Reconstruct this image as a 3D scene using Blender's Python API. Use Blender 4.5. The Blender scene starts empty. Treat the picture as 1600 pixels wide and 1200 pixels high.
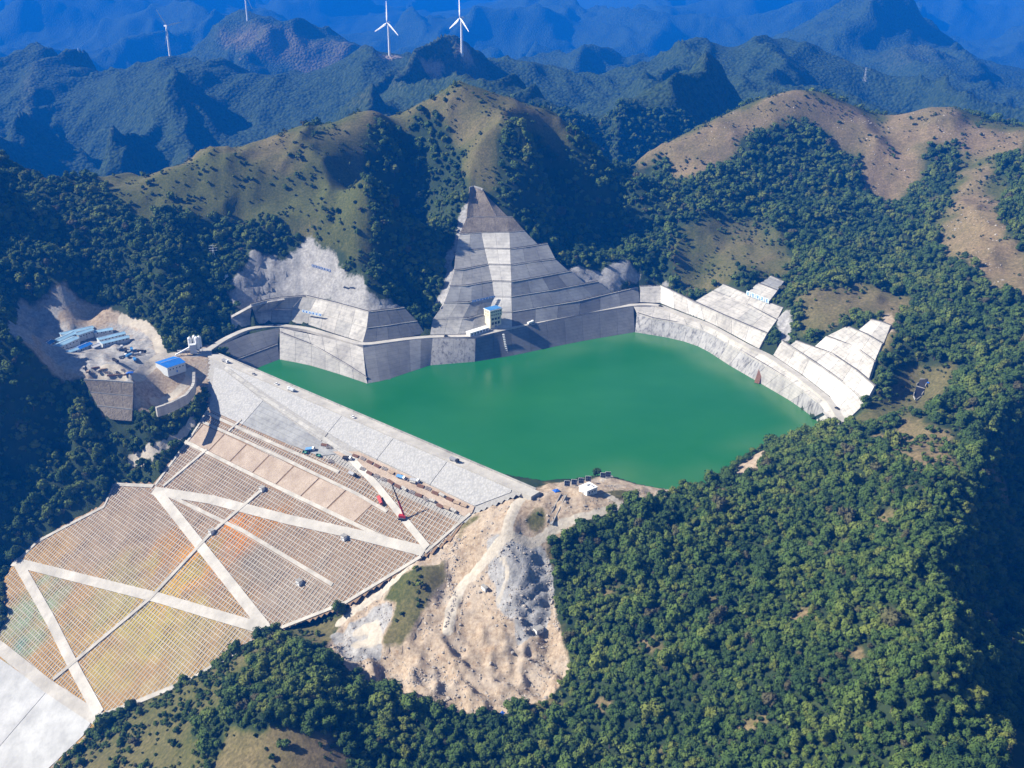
import bpy, math, random
import numpy as np
from mathutils import Vector, Matrix
from mathutils.geometry import tessellate_polygon

R = math.radians
rng = np.random.default_rng(7)
random.seed(7)
scene = bpy.context.scene
C = scene.collection

# ------------------------------------------------------------------ camera
FPX, PITCH, CAMH = 1500.0, 23.5, 369.0          # focal length in photo pixels (1600 wide), tilt, height over the water
cam_data = bpy.data.cameras.new('camera')
cam_data.sensor_width = 36.0
cam_data.lens = 36.0 * FPX / 1600.0
cam_data.clip_start = 1.0
cam_data.clip_end = 60000.0
cam = bpy.data.objects.new('camera', cam_data)
cam.location = (0, 0, CAMH)
cam.rotation_euler = (R(90 - PITCH), 0, 0)
C.objects.link(cam)
scene.camera = cam

# ------------------------------------------------------------------ sky and sun
SUN_AZ = math.atan2(-0.995, 0.06)                 # from the left, a little behind the mountains
SUN_EL = R(36.5)
world = bpy.data.worlds.new('World')
scene.world = world
world.use_nodes = True
wn = world.node_tree.nodes
wl = world.node_tree.links
wn.clear()
sky = wn.new('ShaderNodeTexSky')
sky.sky_type = 'NISHITA'
sky.sun_disc = False
sky.sun_elevation = SUN_EL
sky.sun_rotation = SUN_AZ
sky.altitude = 900
sky.air_density = 1.0
sky.dust_density = 0.6
bg = wn.new('ShaderNodeBackground')
bg.inputs['Strength'].default_value = 0.05
wo = wn.new('ShaderNodeOutputWorld')
wl.new(sky.outputs[0], bg.inputs[0])
wl.new(bg.outputs[0], wo.inputs[0])

sun_data = bpy.data.lights.new('sun', 'SUN')
sun_data.energy = 5.0
sun_data.angle = R(0.55)
sun_data.color = (1.0, 0.93, 0.81)
sun = bpy.data.objects.new('sun', sun_data)
SUN_DIR = Vector((math.sin(SUN_AZ) * math.cos(SUN_EL), math.cos(SUN_AZ) * math.cos(SUN_EL), math.sin(SUN_EL)))
sun.rotation_euler = SUN_DIR.to_track_quat('Z', 'Y').to_euler()
sun.location = (0, 0, 900)
C.objects.link(sun)

vs = scene.view_settings
vs.view_transform = 'Standard'
vs.look = 'None'
vs.gamma = 1.0
vs.use_curve_mapping = False
vs.exposure = 1.15
scene.cycles.max_bounces = 6
scene.cycles.diffuse_bounces = 3
scene.cycles.volume_bounces = 1
scene.cycles.transparent_max_bounces = 6

# ------------------------------------------------------------------ survey helpers: a pixel of the photograph -> a place
_p = R(PITCH)
VF = np.array([0, math.cos(_p), -math.sin(_p)])
VU = np.array([0, math.sin(_p), math.cos(_p)])
VR = np.array([1.0, 0, 0])
CAM = np.array([0, 0, CAMH])
def ray(u, v): return VF * FPX + VR * (u - 800.0) + VU * (600.0 - v)
def at(u, v, h):                                  # where the ray meets height h
    d = ray(u, v); return CAM + d * ((h - CAMH) / d[2])
def atY(u, v, Y):                                 # where the ray reaches distance Y
    d = ray(u, v); return CAM + d * (Y / d[1])
def proj(P):
    q = np.asarray(P, float) - CAM
    z = q @ VF
    return 800 + FPX * (q @ VR) / z, 600 - FPX * (q @ VU) / z

# ------------------------------------------------------------------ noise
def _hash(i, j, s):
    n = (i.astype(np.int64) * 374761393 + j.astype(np.int64) * 668265263 + s * 1442695041) & 0x7fffffff
    n = ((n ^ (n >> 13)) * 1274126177) & 0x7fffffff
    return ((n ^ (n >> 16)) & 0xffff) / 65535.0
def vnoise(x, y, s=0):
    xi = np.floor(x); yi = np.floor(y)
    fx = x - xi; fy = y - yi
    i = xi.astype(np.int64); j = yi.astype(np.int64)
    def g(a, b):
        t = _hash(a, b, s) * 2 * np.pi
        return np.cos(t) * (x - a) + np.sin(t) * (y - b)
    ux = fx * fx * fx * (fx * (fx * 6 - 15) + 10); uy = fy * fy * fy * (fy * (fy * 6 - 15) + 10)
    n0 = g(i, j) * (1 - ux) + g(i + 1, j) * ux
    n1 = g(i, j + 1) * (1 - ux) + g(i + 1, j + 1) * ux
    return (n0 * (1 - uy) + n1 * uy) * 1.5
def fbm(x, y, wl_, oct_=4, s=0, gain=0.5):
    a, f, t = 1.0, 1.0 / wl_, 0
    for o in range(oct_):
        t = t + a * vnoise(x * f + 17.3 * o, y * f - 9.1 * o, s + o); a *= gain; f *= 2.03
    return t
def ridged(x, y, wl_, oct_=4, s=0, gain=0.5):
    a, f, t, w = 1.0, 1.0 / wl_, 0, 1.0
    for o in range(oct_):
        n = 1 - np.abs(vnoise(x * f + 5.7 * o, y * f + 3.1 * o, s + o)) * 1.6
        n = np.clip(n, 0, 1) ** 2 * w
        t = t + a * n; w = np.clip(n * 1.6, 0, 1); a *= gain; f *= 2.05
    return t
def sstep(a, b, x):
    t = np.clip((x - a) / (b - a), 0, 1); return t * t * (3 - 2 * t)
def inpoly(x, y, poly):
    inside = np.zeros(np.shape(x), bool)
    n = len(poly)
    for k in range(n):
        x0, y0 = poly[k][:2]; x1, y1 = poly[(k + 1) % n][:2]
        if y0 == y1: continue
        c = ((y0 > y) != (y1 > y)) & (x < (x1 - x0) * (y - y0) / (y1 - y0) + x0)
        inside ^= c
    return inside
def polydist(x, y, poly, closed=True):
    d = np.full(np.shape(x), 1e9)
    n = len(poly)
    for k in range(n if closed else n - 1):
        a = np.array(poly[k][:2], float); b = np.array(poly[(k + 1) % n][:2], float)
        ab = b - a; L = max(ab @ ab, 1e-9)
        t = np.clip(((x - a[0]) * ab[0] + (y - a[1]) * ab[1]) / L, 0, 1)
        d = np.minimum(d, np.hypot(x - a[0] - t * ab[0], y - a[1] - t * ab[1]))
    return d
# ------------------------------------------------------------------ layout of the reservoir, the dam and the cut slopes
ROAD = 20.0                                       # crest level over the water
T = [20.0, 31.0, 43.0, 55.0, 67.0, 79.0, 92.0, 106.0, 134.0]
# dam frame: s along the crest, t down the downstream face
_A = at(395, 577, ROAD); _B = at(830, 763, ROAD)
DS = (_B - _A)[:2] / np.linalg.norm((_B - _A)[:2])
DT = np.array([DS[1], -DS[0]])
if DT[0] > 0: DT = -DT
D0 = _A[:2] + DT * 9.0                            # downstream edge of a crest 9 m wide
SLOPE = 1.6
FN = np.array([DT[0] / SLOPE, DT[1] / SLOPE, 1.0]); FN /= np.linalg.norm(FN)
def face_xyz(s, t, off=0.0):
    q = D0 + DS * s + DT * t
    return np.array([q[0], q[1], ROAD - t / SLOPE]) + FN * off
def face_st(u, v):                                # pixel -> (s, t) on the face
    r = ray(u, v)
    k = ((CAM[:2] - D0) @ DT) / SLOPE
    tt = (ROAD - k - CAMH) / (r[2] + (r[:2] @ DT) / SLOPE)
    P = CAM + tt * r
    return np.array([(P[:2] - D0) @ DS, (P[:2] - D0) @ DT])
S_LEFT = float(face_st(330, 557)[0]); S_RIGHT = float((_B[:2] - D0) @ DS)
DAM_PX = [(327, 590), (325, 640), (300, 680), (240, 758), (178, 756), (160, 790), (110, 815), (60, 845), (22, 880),
          (8, 905), (12, 960), (-5, 1000), (-70, 1060), (-90, 1250), (30, 1250), (130, 1165), (165, 1120), (215, 1100), (300, 1065),
          (395, 1005), (430, 985), (540, 945), (660, 870), (692, 850), (735, 805), (775, 785)]
DAM_ST = [(S_LEFT, -1.0)] + [tuple(face_st(*q)) for q in DAM_PX] + [(S_RIGHT, -1.0)]
DAM_XY = [tuple((D0 + DS * s + DT * t)) for s, t in DAM_ST]

def L(z, *px): return [at(q[0], q[1], q[2] if len(q) > 2 else z) for q in px]
# every cut slope: (slope index, bottom line, top line, number of panels, tone; shaded faces get a darker tone)
W0 = -1.0
STRIPS = []
def strip(k, bot, top, n, tone, name='concrete_panel'): STRIPS.append((k, bot, top, n, tone, name))
# slope 0: spur on the left bank
strip(0, L(W0, (404, 577), (437, 564)), L(9, (370, 562), (434, 538)), 3, 0.35)  # inlet wall toned dark for the shade it lies in
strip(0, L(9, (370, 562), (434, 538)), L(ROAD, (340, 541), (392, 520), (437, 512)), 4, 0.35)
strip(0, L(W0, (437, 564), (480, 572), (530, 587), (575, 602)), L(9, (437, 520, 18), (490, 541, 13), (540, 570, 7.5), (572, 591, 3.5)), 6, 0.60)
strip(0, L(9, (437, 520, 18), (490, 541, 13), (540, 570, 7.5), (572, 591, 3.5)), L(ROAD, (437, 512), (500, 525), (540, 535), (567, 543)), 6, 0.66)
strip(0, L(W0, (575, 602), (603, 597), (640, 584), (672, 573)), L(ROAD, (567, 543), (610, 536), (645, 531), (676, 528)), 6, 0.38)  # right-facing wall, its shade painted in by the low tone
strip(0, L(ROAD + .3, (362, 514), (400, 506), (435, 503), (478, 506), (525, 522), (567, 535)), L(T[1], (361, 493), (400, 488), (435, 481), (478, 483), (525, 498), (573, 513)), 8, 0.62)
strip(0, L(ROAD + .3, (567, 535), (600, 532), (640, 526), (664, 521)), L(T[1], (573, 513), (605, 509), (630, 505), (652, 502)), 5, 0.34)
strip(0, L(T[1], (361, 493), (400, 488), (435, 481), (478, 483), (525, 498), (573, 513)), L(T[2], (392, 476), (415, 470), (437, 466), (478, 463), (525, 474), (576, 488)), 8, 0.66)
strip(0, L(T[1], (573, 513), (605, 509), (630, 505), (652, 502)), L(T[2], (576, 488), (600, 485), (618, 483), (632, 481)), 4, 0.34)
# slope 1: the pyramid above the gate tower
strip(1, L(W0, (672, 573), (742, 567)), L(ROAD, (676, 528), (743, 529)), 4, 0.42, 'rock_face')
strip(1, L(W0, (742, 567), (800, 558), (860, 545), (920, 533), (992, 521)), L(ROAD, (743, 529), (790, 516), (860, 502), (920, 491), (990, 479)), 9, 0.30)  # wall turned from the sun, shade put into its tone
CEN = [  # per level: left x..corner..right corner points
    (T[0] + .3, [(672, 523), (731, 522), (757, 517)], [(757, 517), (800, 511)], [(800, 511), (905, 492), (1000, 472)]),
    (T[1], [(676, 499), (731, 498), (762, 490)], [(762, 490), (800, 488)], [(800, 488), (903, 471), (997, 449)]),
    (T[2], [(694, 474), (732, 473), (772, 464)], [(772, 464), (799, 464)], [(799, 464), (862, 454), (935, 440)]),
    (T[3], [(703, 448), (728, 447), (769, 440)], [(769, 440), (799, 441)], [(799, 441), (845, 433), (893, 424)]),
    (T[4], [(710, 423), (722, 422), (763, 414)], [(763, 414), (798, 415)], [(798, 415), (830, 410), (868, 405)]),
    (T[5], [(712, 396), (717, 394), (757, 389)], [(757, 389), (797, 390)], [(797, 390), (825, 386), (856, 381)]),
    (T[6], [(718, 366), (724, 366), (752, 364)], [(752, 364), (796, 363)], [(796, 363), (808, 362), (820, 361)]),
    (T[7], [(729, 340), (735, 339), (752, 339)], [(752, 339), (794, 339)], [(794, 339), (798, 339), (801, 339)]),
    (T[8], [(734, 293), (737, 292), (740, 291)], [(740, 291), (748, 293)], [(748, 293), (751, 294), (754, 296)]),
]
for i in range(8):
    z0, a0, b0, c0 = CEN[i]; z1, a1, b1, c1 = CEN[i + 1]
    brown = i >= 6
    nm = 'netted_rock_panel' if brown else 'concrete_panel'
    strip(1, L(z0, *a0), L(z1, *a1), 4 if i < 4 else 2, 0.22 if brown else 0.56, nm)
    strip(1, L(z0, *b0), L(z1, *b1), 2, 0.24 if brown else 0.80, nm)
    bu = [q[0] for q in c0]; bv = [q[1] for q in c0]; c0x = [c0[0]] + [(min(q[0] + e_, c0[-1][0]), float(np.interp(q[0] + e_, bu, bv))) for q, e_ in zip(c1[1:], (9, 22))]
    strip(1, L(z0, *c0x), L(z1, *c1), [6, 5, 4, 3, 3, 2, 1, 1][i], 0.22 if brown else 0.40, nm)  # right facets darker than the others, their shade put into the tone
# slope 2: right bank, from the corner to the far end
RB = [(992, 521), (1012, 524), (1059, 532), (1097, 545), (1138, 572), (1183, 598), (1233, 627), (1265, 649), (1287, 668)]
RM = [(995, 490), (1020, 498), (1065, 506), (1108, 520), (1152, 546), (1198, 573), (1246, 603), (1280, 630), (1304, 660)]
RR = [(990, 479), (1027, 479), (1059, 493), (1107, 510), (1170, 543), (1202, 558), (1249, 591), (1297, 629), (1316, 661)]
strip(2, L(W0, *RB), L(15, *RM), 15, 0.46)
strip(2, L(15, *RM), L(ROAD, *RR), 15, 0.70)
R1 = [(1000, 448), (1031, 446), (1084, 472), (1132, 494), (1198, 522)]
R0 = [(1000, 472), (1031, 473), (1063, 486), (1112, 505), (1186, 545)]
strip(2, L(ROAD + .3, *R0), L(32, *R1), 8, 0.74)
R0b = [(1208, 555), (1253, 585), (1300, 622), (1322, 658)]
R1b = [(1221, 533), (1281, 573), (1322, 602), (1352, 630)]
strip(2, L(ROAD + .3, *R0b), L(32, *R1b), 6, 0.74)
# second steps
strip(2, L(32, (1084, 472), (1132, 494), (1198, 522)), L(41, (1112, 455), (1160, 473), (1213, 501)), 5, 0.68)
strip(2, L(41, (1112, 455), (1160, 473), (1213, 501)), L(48, (1129, 445), (1165, 460), (1223, 482)), 4, 0.66)
strip(2, L(48, (1165, 460), (1200, 473)), L(56, (1183, 443), (1214, 455)), 2, 0.66)
strip(2, L(56, (1186, 443), (1214, 455)), L(61, (1203, 432), (1224, 441)), 2, 0.45)
strip(2, L(32, (1232, 541), (1281, 573), (1322, 602), (1352, 630)), L(39, (1243, 533, 36), (1298, 553, 40), (1338, 580, 42), (1366, 604, 42)), 6, 0.72)
strip(2, L(41, (1272, 542, 38.5), (1312, 561, 40.5), (1357, 594, 42)), L(49, (1290, 526, 45), (1335, 543, 50), (1366, 566, 52)), 4, 0.74)
strip(2, L(50, (1290, 526, 45), (1335, 543, 50), (1366, 566, 52)), L(57, (1322, 510, 55), (1352, 523, 59), (1378, 538, 61)), 3, 0.70)
strip(2, L(58, (1340, 517, 57.5), (1358, 526, 59.5), (1380, 538, 61)), L(66, (1360, 500, 65), (1377, 504, 67), (1391, 510, 68)), 2, 0.72)
strip(3, L(10, (141, 613), (175, 616), (208, 619)), L(21, (131, 593), (170, 595), (208, 598)), 4, .45, 'earth_terrace')
strip(3, L(0, (152, 634), (180, 637), (207, 640)), L(10, (141, 613), (175, 616), (208, 619)), 4, .45, 'earth_terrace')
strip(3, L(-9, (172, 655), (190, 657), (206, 658)), L(0, (152, 634), (180, 637), (207, 640)), 3, .45, 'earth_terrace')
SLOPE_LABEL = ['stepped pale concrete slope on the left bank spur, beside the dam crest',
               'tall tapering stepped concrete slope that rises like a pyramid behind the gate tower',
               'long curved pale concrete slope lining the right bank of the green reservoir',
               'grey brown terraced embankment below the camp yard at the left']

# ------------------------------------------------------------------ heights of the land: surveyed points
K = []
def kz(z, *px):
    for u, v in px: K.append(tuple(at(u, v, z)))
def kD(*t):
    for u, v, Y in t: K.append(tuple(atY(u, v, Y)))
def kw(*t): K.extend(t)
def ridge(pts, behind=((140, 75), (300, 150))):
    for u, v, Y in pts:
        p = atY(u, v, Y); K.append(tuple(p))
        for dy, dz in behind: K.append((p[0] * (1 + dy / Y), p[1] + dy, p[2] - dz))
# mountain behind the gate tower
ridge([(-60, 300, 1060), (20, 302, 1080), (100, 300, 1085), (190, 281, 1110), (250, 258, 1140), (330, 233, 1160), (450, 206, 1190), (520, 197, 1200), (563, 188, 1210),
       (600, 162, 1230), (640, 169, 1235), (680, 153, 1245), (730, 136, 1260), (780, 150, 1255), (850, 178, 1245), (900, 203, 1230), (950, 236, 1215), (1000, 279, 1190)])
kz(45, (625, 475)); kz(70, (603, 425)); kz(126, (582, 335)); kz(172, (571, 255))
kz(178, (742, 222)); kz(156, (745, 258))
kz(26, (657, 492)); kz(42, (642, 405)); kz(76, (638, 350)); kz(112, (636, 290)); kz(172, (622, 222))
kz(62, (1043, 398)); kz(60, (985, 408)); kz(52, (940, 418)); kz(98, (962, 305)); kz(140, (880, 262)); kz(70, (880, 372)); kz(96, (860, 320)); kz(190, (830, 205)); kz(72, (960, 350))
kz(140, (690, 265)); kz(100, (690, 340)); kz(62, (692, 420))
kD((480, 300, 1095), (400, 300, 1100), (300, 330, 1075), (150, 330, 1050), (50, 350, 1035), (100, 400, 975), (250, 415, 985), (330, 400, 1025), (520, 340, 1050), (480, 250, 1140), (350, 270, 1120), (250, 300, 1090))
kz(100, (478, 378), (410, 385)); kz(76, (535, 428)); kz(58, (572, 462)); kz(60, (365, 440)); kz(82, (400, 398)); kz(62, (445, 440)); kz(45, (380, 466))
# camp and left bank
kz(24, (80, 520), (130, 500), (60, 540), (180, 505)); kz(23, (200, 520), (235, 525)); kz(21, (260, 565), (200, 600), (150, 590)); kz(20, (300, 545), (320, 560), (335, 545)); kz(14, (275, 612), (235, 628))
kz(48, (70, 468), (30, 478)); kz(38, (150, 482)); kz(26, (130, 492), (60, 503)); kz(50, (280, 470)); kz(32, (255, 500)); kz(60, (200, 440)); kz(42, (330, 470)); kz(24, (330, 505))
kz(-8, (172, 652), (205, 648)); kz(8, (185, 625)); kz(-14, (230, 662), (260, 650)); kz(0, (300, 622)); kz(6, (318, 595)); kz(-45, (170, 708)); kz(-40, (215, 715)); kz(-20, (280, 670))
kz(2, (150, 650)); kz(30, (110, 592)); kz(45, (50, 552)); kz(55, (0, 537)); kz(12, (0, 650)); kz(2, (60, 650)); kz(-38, (60, 715), (120, 690)); kz(-64, (0, 760)); kz(-74, (105, 760)); kz(-108, (45, 825)); kz(-124, (0, 885))
kw((-560, 850, 110), (-640, 850, 165), (-720, 850, 205), (-600, 800, 118), (-680, 795, 140), (-640, 950, 105), (-620, 1050, 165), (-700, 1060, 255), (-740, 960, 210), (-540, 720, -45), (-660, 720, 0), (-760, 720, 30), (-600, 560, -70), (-720, 560, 0), (-480, 600, -125), (-520, 450, -110), (-650, 400, -20), (-820, 1040, 290), (-640, 1170, 170), (-850, 700, 110))
# mountain on the right
ridge([(975, 244, 1330), (1010, 229, 1340), (1060, 219, 1350), (1100, 193, 1380), (1150, 172, 1400), (1200, 152, 1420), (1240, 142, 1430), (1290, 147, 1430), (1330, 167, 1420), (1380, 190, 1400), (1415, 177, 1400),
       (1450, 167, 1400), (1500, 174, 1380), (1550, 187, 1360), (1600, 202, 1340), (1700, 222, 1300), (1850, 240, 1280)], ((160, 60), (330, 130)))
kD((1005, 300, 1250), (1000, 335, 1180), (1050, 385, 1110), (1200, 255, 1290), (1150, 330, 1170), (1250, 350, 1140), (1100, 260, 1290), (1080, 330, 1160), (1200, 410, 1030), (1130, 420, 1010), (1300, 300, 1230), (1350, 380, 1080), (1400, 300, 1240), (1300, 430, 970))
kD((1450, 330, 1140), (1525, 270, 1170), (1530, 330, 1050), (1545, 390, 950), (1560, 440, 870), (1600, 500, 800), (1450, 440, 950), (1470, 380, 1050), (1420, 540, 800), (1500, 590, 735), (1600, 640, 660), (1600, 300, 1120), (1600, 400, 930), (1700, 500, 800), (1700, 640, 680), (1500, 500, 830))
kz(64, (1220, 425)); kz(38, (1075, 440), (1100, 445)); kz(34, (1235, 522)); kz(55, (1240, 480)); kz(62, (1300, 480)); kz(68, (1400, 500)); kz(50, (1390, 570)); kz(38, (1375, 615)); kz(30, (1400, 620), (1350, 648)); kz(45, (1470, 595)); kz(28, (1380, 652)); kz(38, (1440, 635))
# wooded hill in the right foreground
kz(3, (1180, 708)); kz(14, (1215, 698), (1250, 690)); kz(17, (1300, 668)); kz(33, (1400, 652)); kz(10, (1110, 775)); kz(6, (1070, 778))
kD((1480, 672, 640), (1540, 702, 600), (1500, 760, 540), (1480, 850, 480), (1475, 950, 420), (1490, 1050, 370), (1530, 1200, 310), (1560, 1330, 270))
kz(31, (1300, 800)); kz(14, (1100, 810)); kz(9, (900, 822)); kz(-6, (868, 862)); kz(-24, (880, 960)); kz(-34, (892, 1020)); kz(-10, (905, 890)); kz(-10, (1000, 950)); kz(-18, (1000, 1050)); kz(-42, (900, 1100)); kz(-50, (820, 1118)); kz(-38, (1000, 1180)); kz(15, (1200, 1000)); kz(5, (1200, 1150)); kz(38, (1350, 1000)); kz(32, (1350, 1150)); kz(15, (1200, 880)); kz(36, (1350, 880)); kz(36, (1380, 760)); kz(18, (1230, 740)); kz(10, (1150, 760))
kz(-22, (1600, 850)); kz(26, (1590, 710)); kz(-25, (1600, 950)); kz(15, (1615, 1065)); kz(-8, (1565, 1010)); kz(14, (1570, 1125)); kz(40, (1630, 1180)); kz(20, (1720, 1000)); kz(25, (1750, 850)); kz(50, (1750, 1250)); kz(10, (1300, 1300)); kz(-40, (1000, 1300))
# quarry by the right abutment
kz(18, (850, 775), (920, 772)); kz(15, (800, 800)); kz(13, (850, 805)); kz(10, (985, 762)); kz(3, (825, 832)); kz(4, (790, 842)); kz(-6, (725, 850)); kz(-26, (700, 905)); kz(-42, (605, 942)); kz(-57, (562, 1000)); kz(-60, (522, 1012)); kz(-20, (655, 892)); kz(-38, (640, 975)); kz(-40, (705, 1000)); kz(-27, (770, 950)); kz(-8, (815, 890)); kz(-17, (805, 930)); kz(-28, (815, 972)); kz(-36, (840, 992)); kz(-50, (775, 1085)); kz(-54, (690, 1085)); kz(-58, (600, 1062)); kz(-44, (865, 1065)); kz(-25, (862, 935)); kz(-46, (760, 1040)); kz(-33, (730, 960)); kz(-69, (490, 972)); kz(-14, (740, 880))
# spur in the left foreground
kz(-54, (690, 1098)); kz(-53, (625, 1072)); kz(-51, (560, 1037)); kz(-48, (500, 1018)); kz(-55, (432, 1004)); kz(-73, (370, 1028)); kz(-92, (300, 1060)); kz(-119, (222, 1102)); kz(-136, (155, 1145)); kz(-143, (100, 1195))
kz(-33, (430, 1100)); kz(-50, (400, 1190)); kz(-80, (300, 1150)); kz(-112, (200, 1190)); kz(-50, (550, 1100)); kz(-60, (650, 1150)); kz(-60, (750, 1150)); kz(-64, (700, 1200)); kz(-54, (850, 1180)); kz(-56, (550, 1190)); kz(-70, (600, 1300)); kz(-50, (400, 1330)); kz(-110, (150, 1330)); kz(-150, (0, 1300))
# under the dam
for q in DAM_ST[1:-1]:
    p = face_xyz(q[0], q[1], -1.0); K.append(tuple(p))
for s_ in (0.15, 0.5, 0.85):
    for t_ in (30, 90):
        p = face_xyz(S_LEFT + (S_RIGHT - S_LEFT) * s_, t_, -3); K.append(tuple(p))
# under the cut slopes
for k_, bot, top, n_, tone_, nm_ in STRIPS:
    for line in (bot, top):
        for p in line[::2]:
            K.append((p[0], p[1] + 1.5, p[2] - 2.0))
# floor of the reservoir
for p in ((520, 640), (640, 640), (760, 640), (900, 600), (1000, 580), (1080, 620), (1150, 650), (900, 700), (1000, 720), (1100, 700)):
    q = at(p[0], p[1], 0); K.append((q[0], q[1], -18))
# valley and ranges behind
kD((100, 290, 2000), (0, 280, 2000), (-150, 270, 2000), (300, 230, 2100), (500, 190, 2200), (880, 180, 1700), (940, 172, 1720), (1010, 177, 1740), (1090, 184, 1760), (1180, 165, 2150), (1400, 180, 2250), (1600, 200, 2250), (200, 260, 2050), (0, 200, 2500), (100, 160, 2600), (650, 170, 2200), (800, 170, 2200), (1300, 110, 2900), (1500, 130, 3000))
ridge([(-200, 100, 2900), (60, 100, 3000), (180, 92, 2850), (262, 76, 2800), (330, 92, 2750), (420, 104, 2700), (520, 92, 2750), (609, 86, 2820), (680, 104, 2800), (722, 86, 2750), (775, 98, 2700), (850, 94, 2650), (930, 98, 2600), (1000, 88, 2650), (1080, 72, 2700), (1150, 66, 2750), (1230, 74, 2800)], ((260, 120), (520, 200)))
ridge([(330, 50, 3700), (390, 33, 3700), (430, 40, 3650), (480, 58, 3600), (560, 66, 3600), (1000, 60, 4200), (1130, 62, 4300), (1250, 34, 4300), (1330, 14, 4400), (1400, 12, 4400), (1450, 32, 4300), (1510, 52, 4200), (1600, 84, 4000), (1750, 100, 3900)], ((450, 200), (900, 300)))
for x in range(-9, 10):
    kw((x * 900, 6500, 60 + 60 * math.sin(x * 1.7)), (x * 1300, 9500, 130 + 60 * math.sin(x * 2.3)), (x * 1600, 13000, 190))
K = np.array(K)
# ------------------------------------------------------------------ the land as one fan-shaped sheet, fine near and coarse far
NC, NR = 520, 900
A0, A1, Y0, Y1 = -0.92, 0.86, 250.0, 13000.0
cols = np.linspace(A0, A1, NC); rows = Y0 * (Y1 / Y0) ** (np.arange(NR) / (NR - 1))
GA, GY = np.meshgrid(cols, rows)
GX = GA * GY

def mq_fit(P):
    sc = np.maximum(P[:, 1], 300) / 1000.0
    U = np.c_[P[:, 0] / P[:, 1], np.log(P[:, 1])]
    return U
KU = mq_fit(K)
# drop near duplicates
keep = []
for i in range(len(K)):
    if all(np.hypot(KU[i, 0] - KU[j, 0], KU[i, 1] - KU[j, 1]) > 0.006 for j in keep): keep.append(i)
K = K[keep]; KU = KU[keep]
MQC = 0.018
def phi(d2): return np.sqrt(d2 + MQC * MQC)
M = phi(((KU[:, None, :] - KU[None, :, :]) ** 2).sum(-1))
M -= np.eye(len(K)) * 0.004                       # a little smoothing
n_ = len(K)
Aug = np.zeros((n_ + 1, n_ + 1)); Aug[:n_, :n_] = M; Aug[:n_, n_] = 1; Aug[n_, :n_] = 1
sol = np.linalg.solve(Aug, np.r_[K[:, 2], 0])
def base_height(x, y):
    a = x / y; b = np.log(y)
    z = np.full(a.shape, sol[n_])
    for i in range(n_):
        z += sol[i] * np.sqrt((a - KU[i, 0]) ** 2 + (b - KU[i, 1]) ** 2 + MQC * MQC)
    return z
GZ = base_height(GX, GY)

SHORE = [(872, 757), (905, 746), (950, 741), (1000, 757), (1060, 768), (1110, 757), (1150, 728), (1190, 706), (1240, 694), (1287, 668)]
up = lambda s: tuple(D0 + DS * s - DT * (9 + 30))
WATER_XY = [tuple(at(u, v, 0)[:2]) for u, v in
            [(672, 573), (640, 584), (603, 597), (575, 602), (530, 587), (480, 572), (437, 564), (404, 577)]] + \
           [up(30), up(120), up(240), up(S_RIGHT - 10)] + \
           [tuple(at(u, v, 0)[:2]) for u, v in SHORE + RB[::-1][1:] + [(920, 533), (860, 545), (800, 558), (742, 567)]]

near = sstep(1500, 1250, GY)
eng = np.zeros(GX.shape, bool)                    # where something is built
LOFT = np.full(GX.shape, np.nan)
def carve(quad, drop):
    xs = [q[0] for q in quad]; ys = [q[1] for q in quad]
    m = (GX > min(xs)) & (GX < max(xs)) & (GY > min(ys)) & (GY < max(ys))
    if not m.any(): return
    for tri in ((0, 1, 2), (0, 2, 3)):
        a, b, c = [np.array(quad[k]) for k in tri]
        den = (b[1] - c[1]) * (a[0] - c[0]) + (c[0] - b[0]) * (a[1] - c[1])
        if abs(den) < 1e-6: continue
        w0 = ((b[1] - c[1]) * (GX - c[0]) + (c[0] - b[0]) * (GY - c[1])) / den
        w1 = ((c[1] - a[1]) * (GX - c[0]) + (a[0] - c[0]) * (GY - c[1])) / den
        w2 = 1 - w0 - w1
        k = m & (w0 >= -.02) & (w1 >= -.02) & (w2 >= -.02)
        LOFT[k] = np.fmin(LOFT[k], (w0 * a[2] + w1 * b[2] + w2 * c[2] - drop)[k])
def resample(line, n):
    P = np.array(line); d = np.r_[0, np.cumsum(np.linalg.norm(np.diff(P, axis=0), axis=1))]
    t = np.linspace(0, d[-1], n + 1)
    return np.c_[[np.interp(t, d, P[:, k]) for k in range(3)]].T
PANELS = []
for k_, bot, top, n_p, tone_, nm_ in STRIPS:
    b = resample(bot, n_p); t = resample(top, n_p)
    for j in range(n_p):
        quad = [b[j], b[j + 1], t[j + 1], t[j]]
        PANELS.append((k_, quad, tone_, nm_, j))
        carve(quad, 6.0 if bot[0][2] < 0 else 2.2)
eng = ~np.isnan(LOFT)
sd = (GX - D0[0]) * DS[0] + (GY - D0[1]) * DS[1]; td = (GX - D0[0]) * DT[0] + (GY - D0[1]) * DT[1]
dam_in = inpoly(GX, GY, DAM_XY)
dam_d = polydist(GX, GY, DAM_XY)
# wild relief, none where things are built
amp = near * np.where(eng | dam_in, 0, 1)
amp = amp * sstep(0, 25, np.where(dam_in, 0, dam_d))
engd = np.zeros(GX.shape)
relief = fbm(GX, GY, 70, 5, 3) * 5.0 + (ridged(GX + fbm(GX, GY, 90, 2, 13) * 20, GY * .62, 120, 4, 11) - 0.80) * 9.0 * sstep(25, 90, GZ)
for _ in range(6):                                # fade the relief out towards built ground
    a2 = amp.copy()
    a2[1:-1, 1:-1] = np.minimum(amp[1:-1, 1:-1], (amp[:-2, 1:-1] + amp[2:, 1:-1] + amp[1:-1, :-2] + amp[1:-1, 2:]) / 4 + .08)
    amp = a2
low = sstep(10, 40, GZ) * .8 + .2
GZ = GZ + relief * amp * np.where(GZ > -5, low, 0.45)
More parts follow.
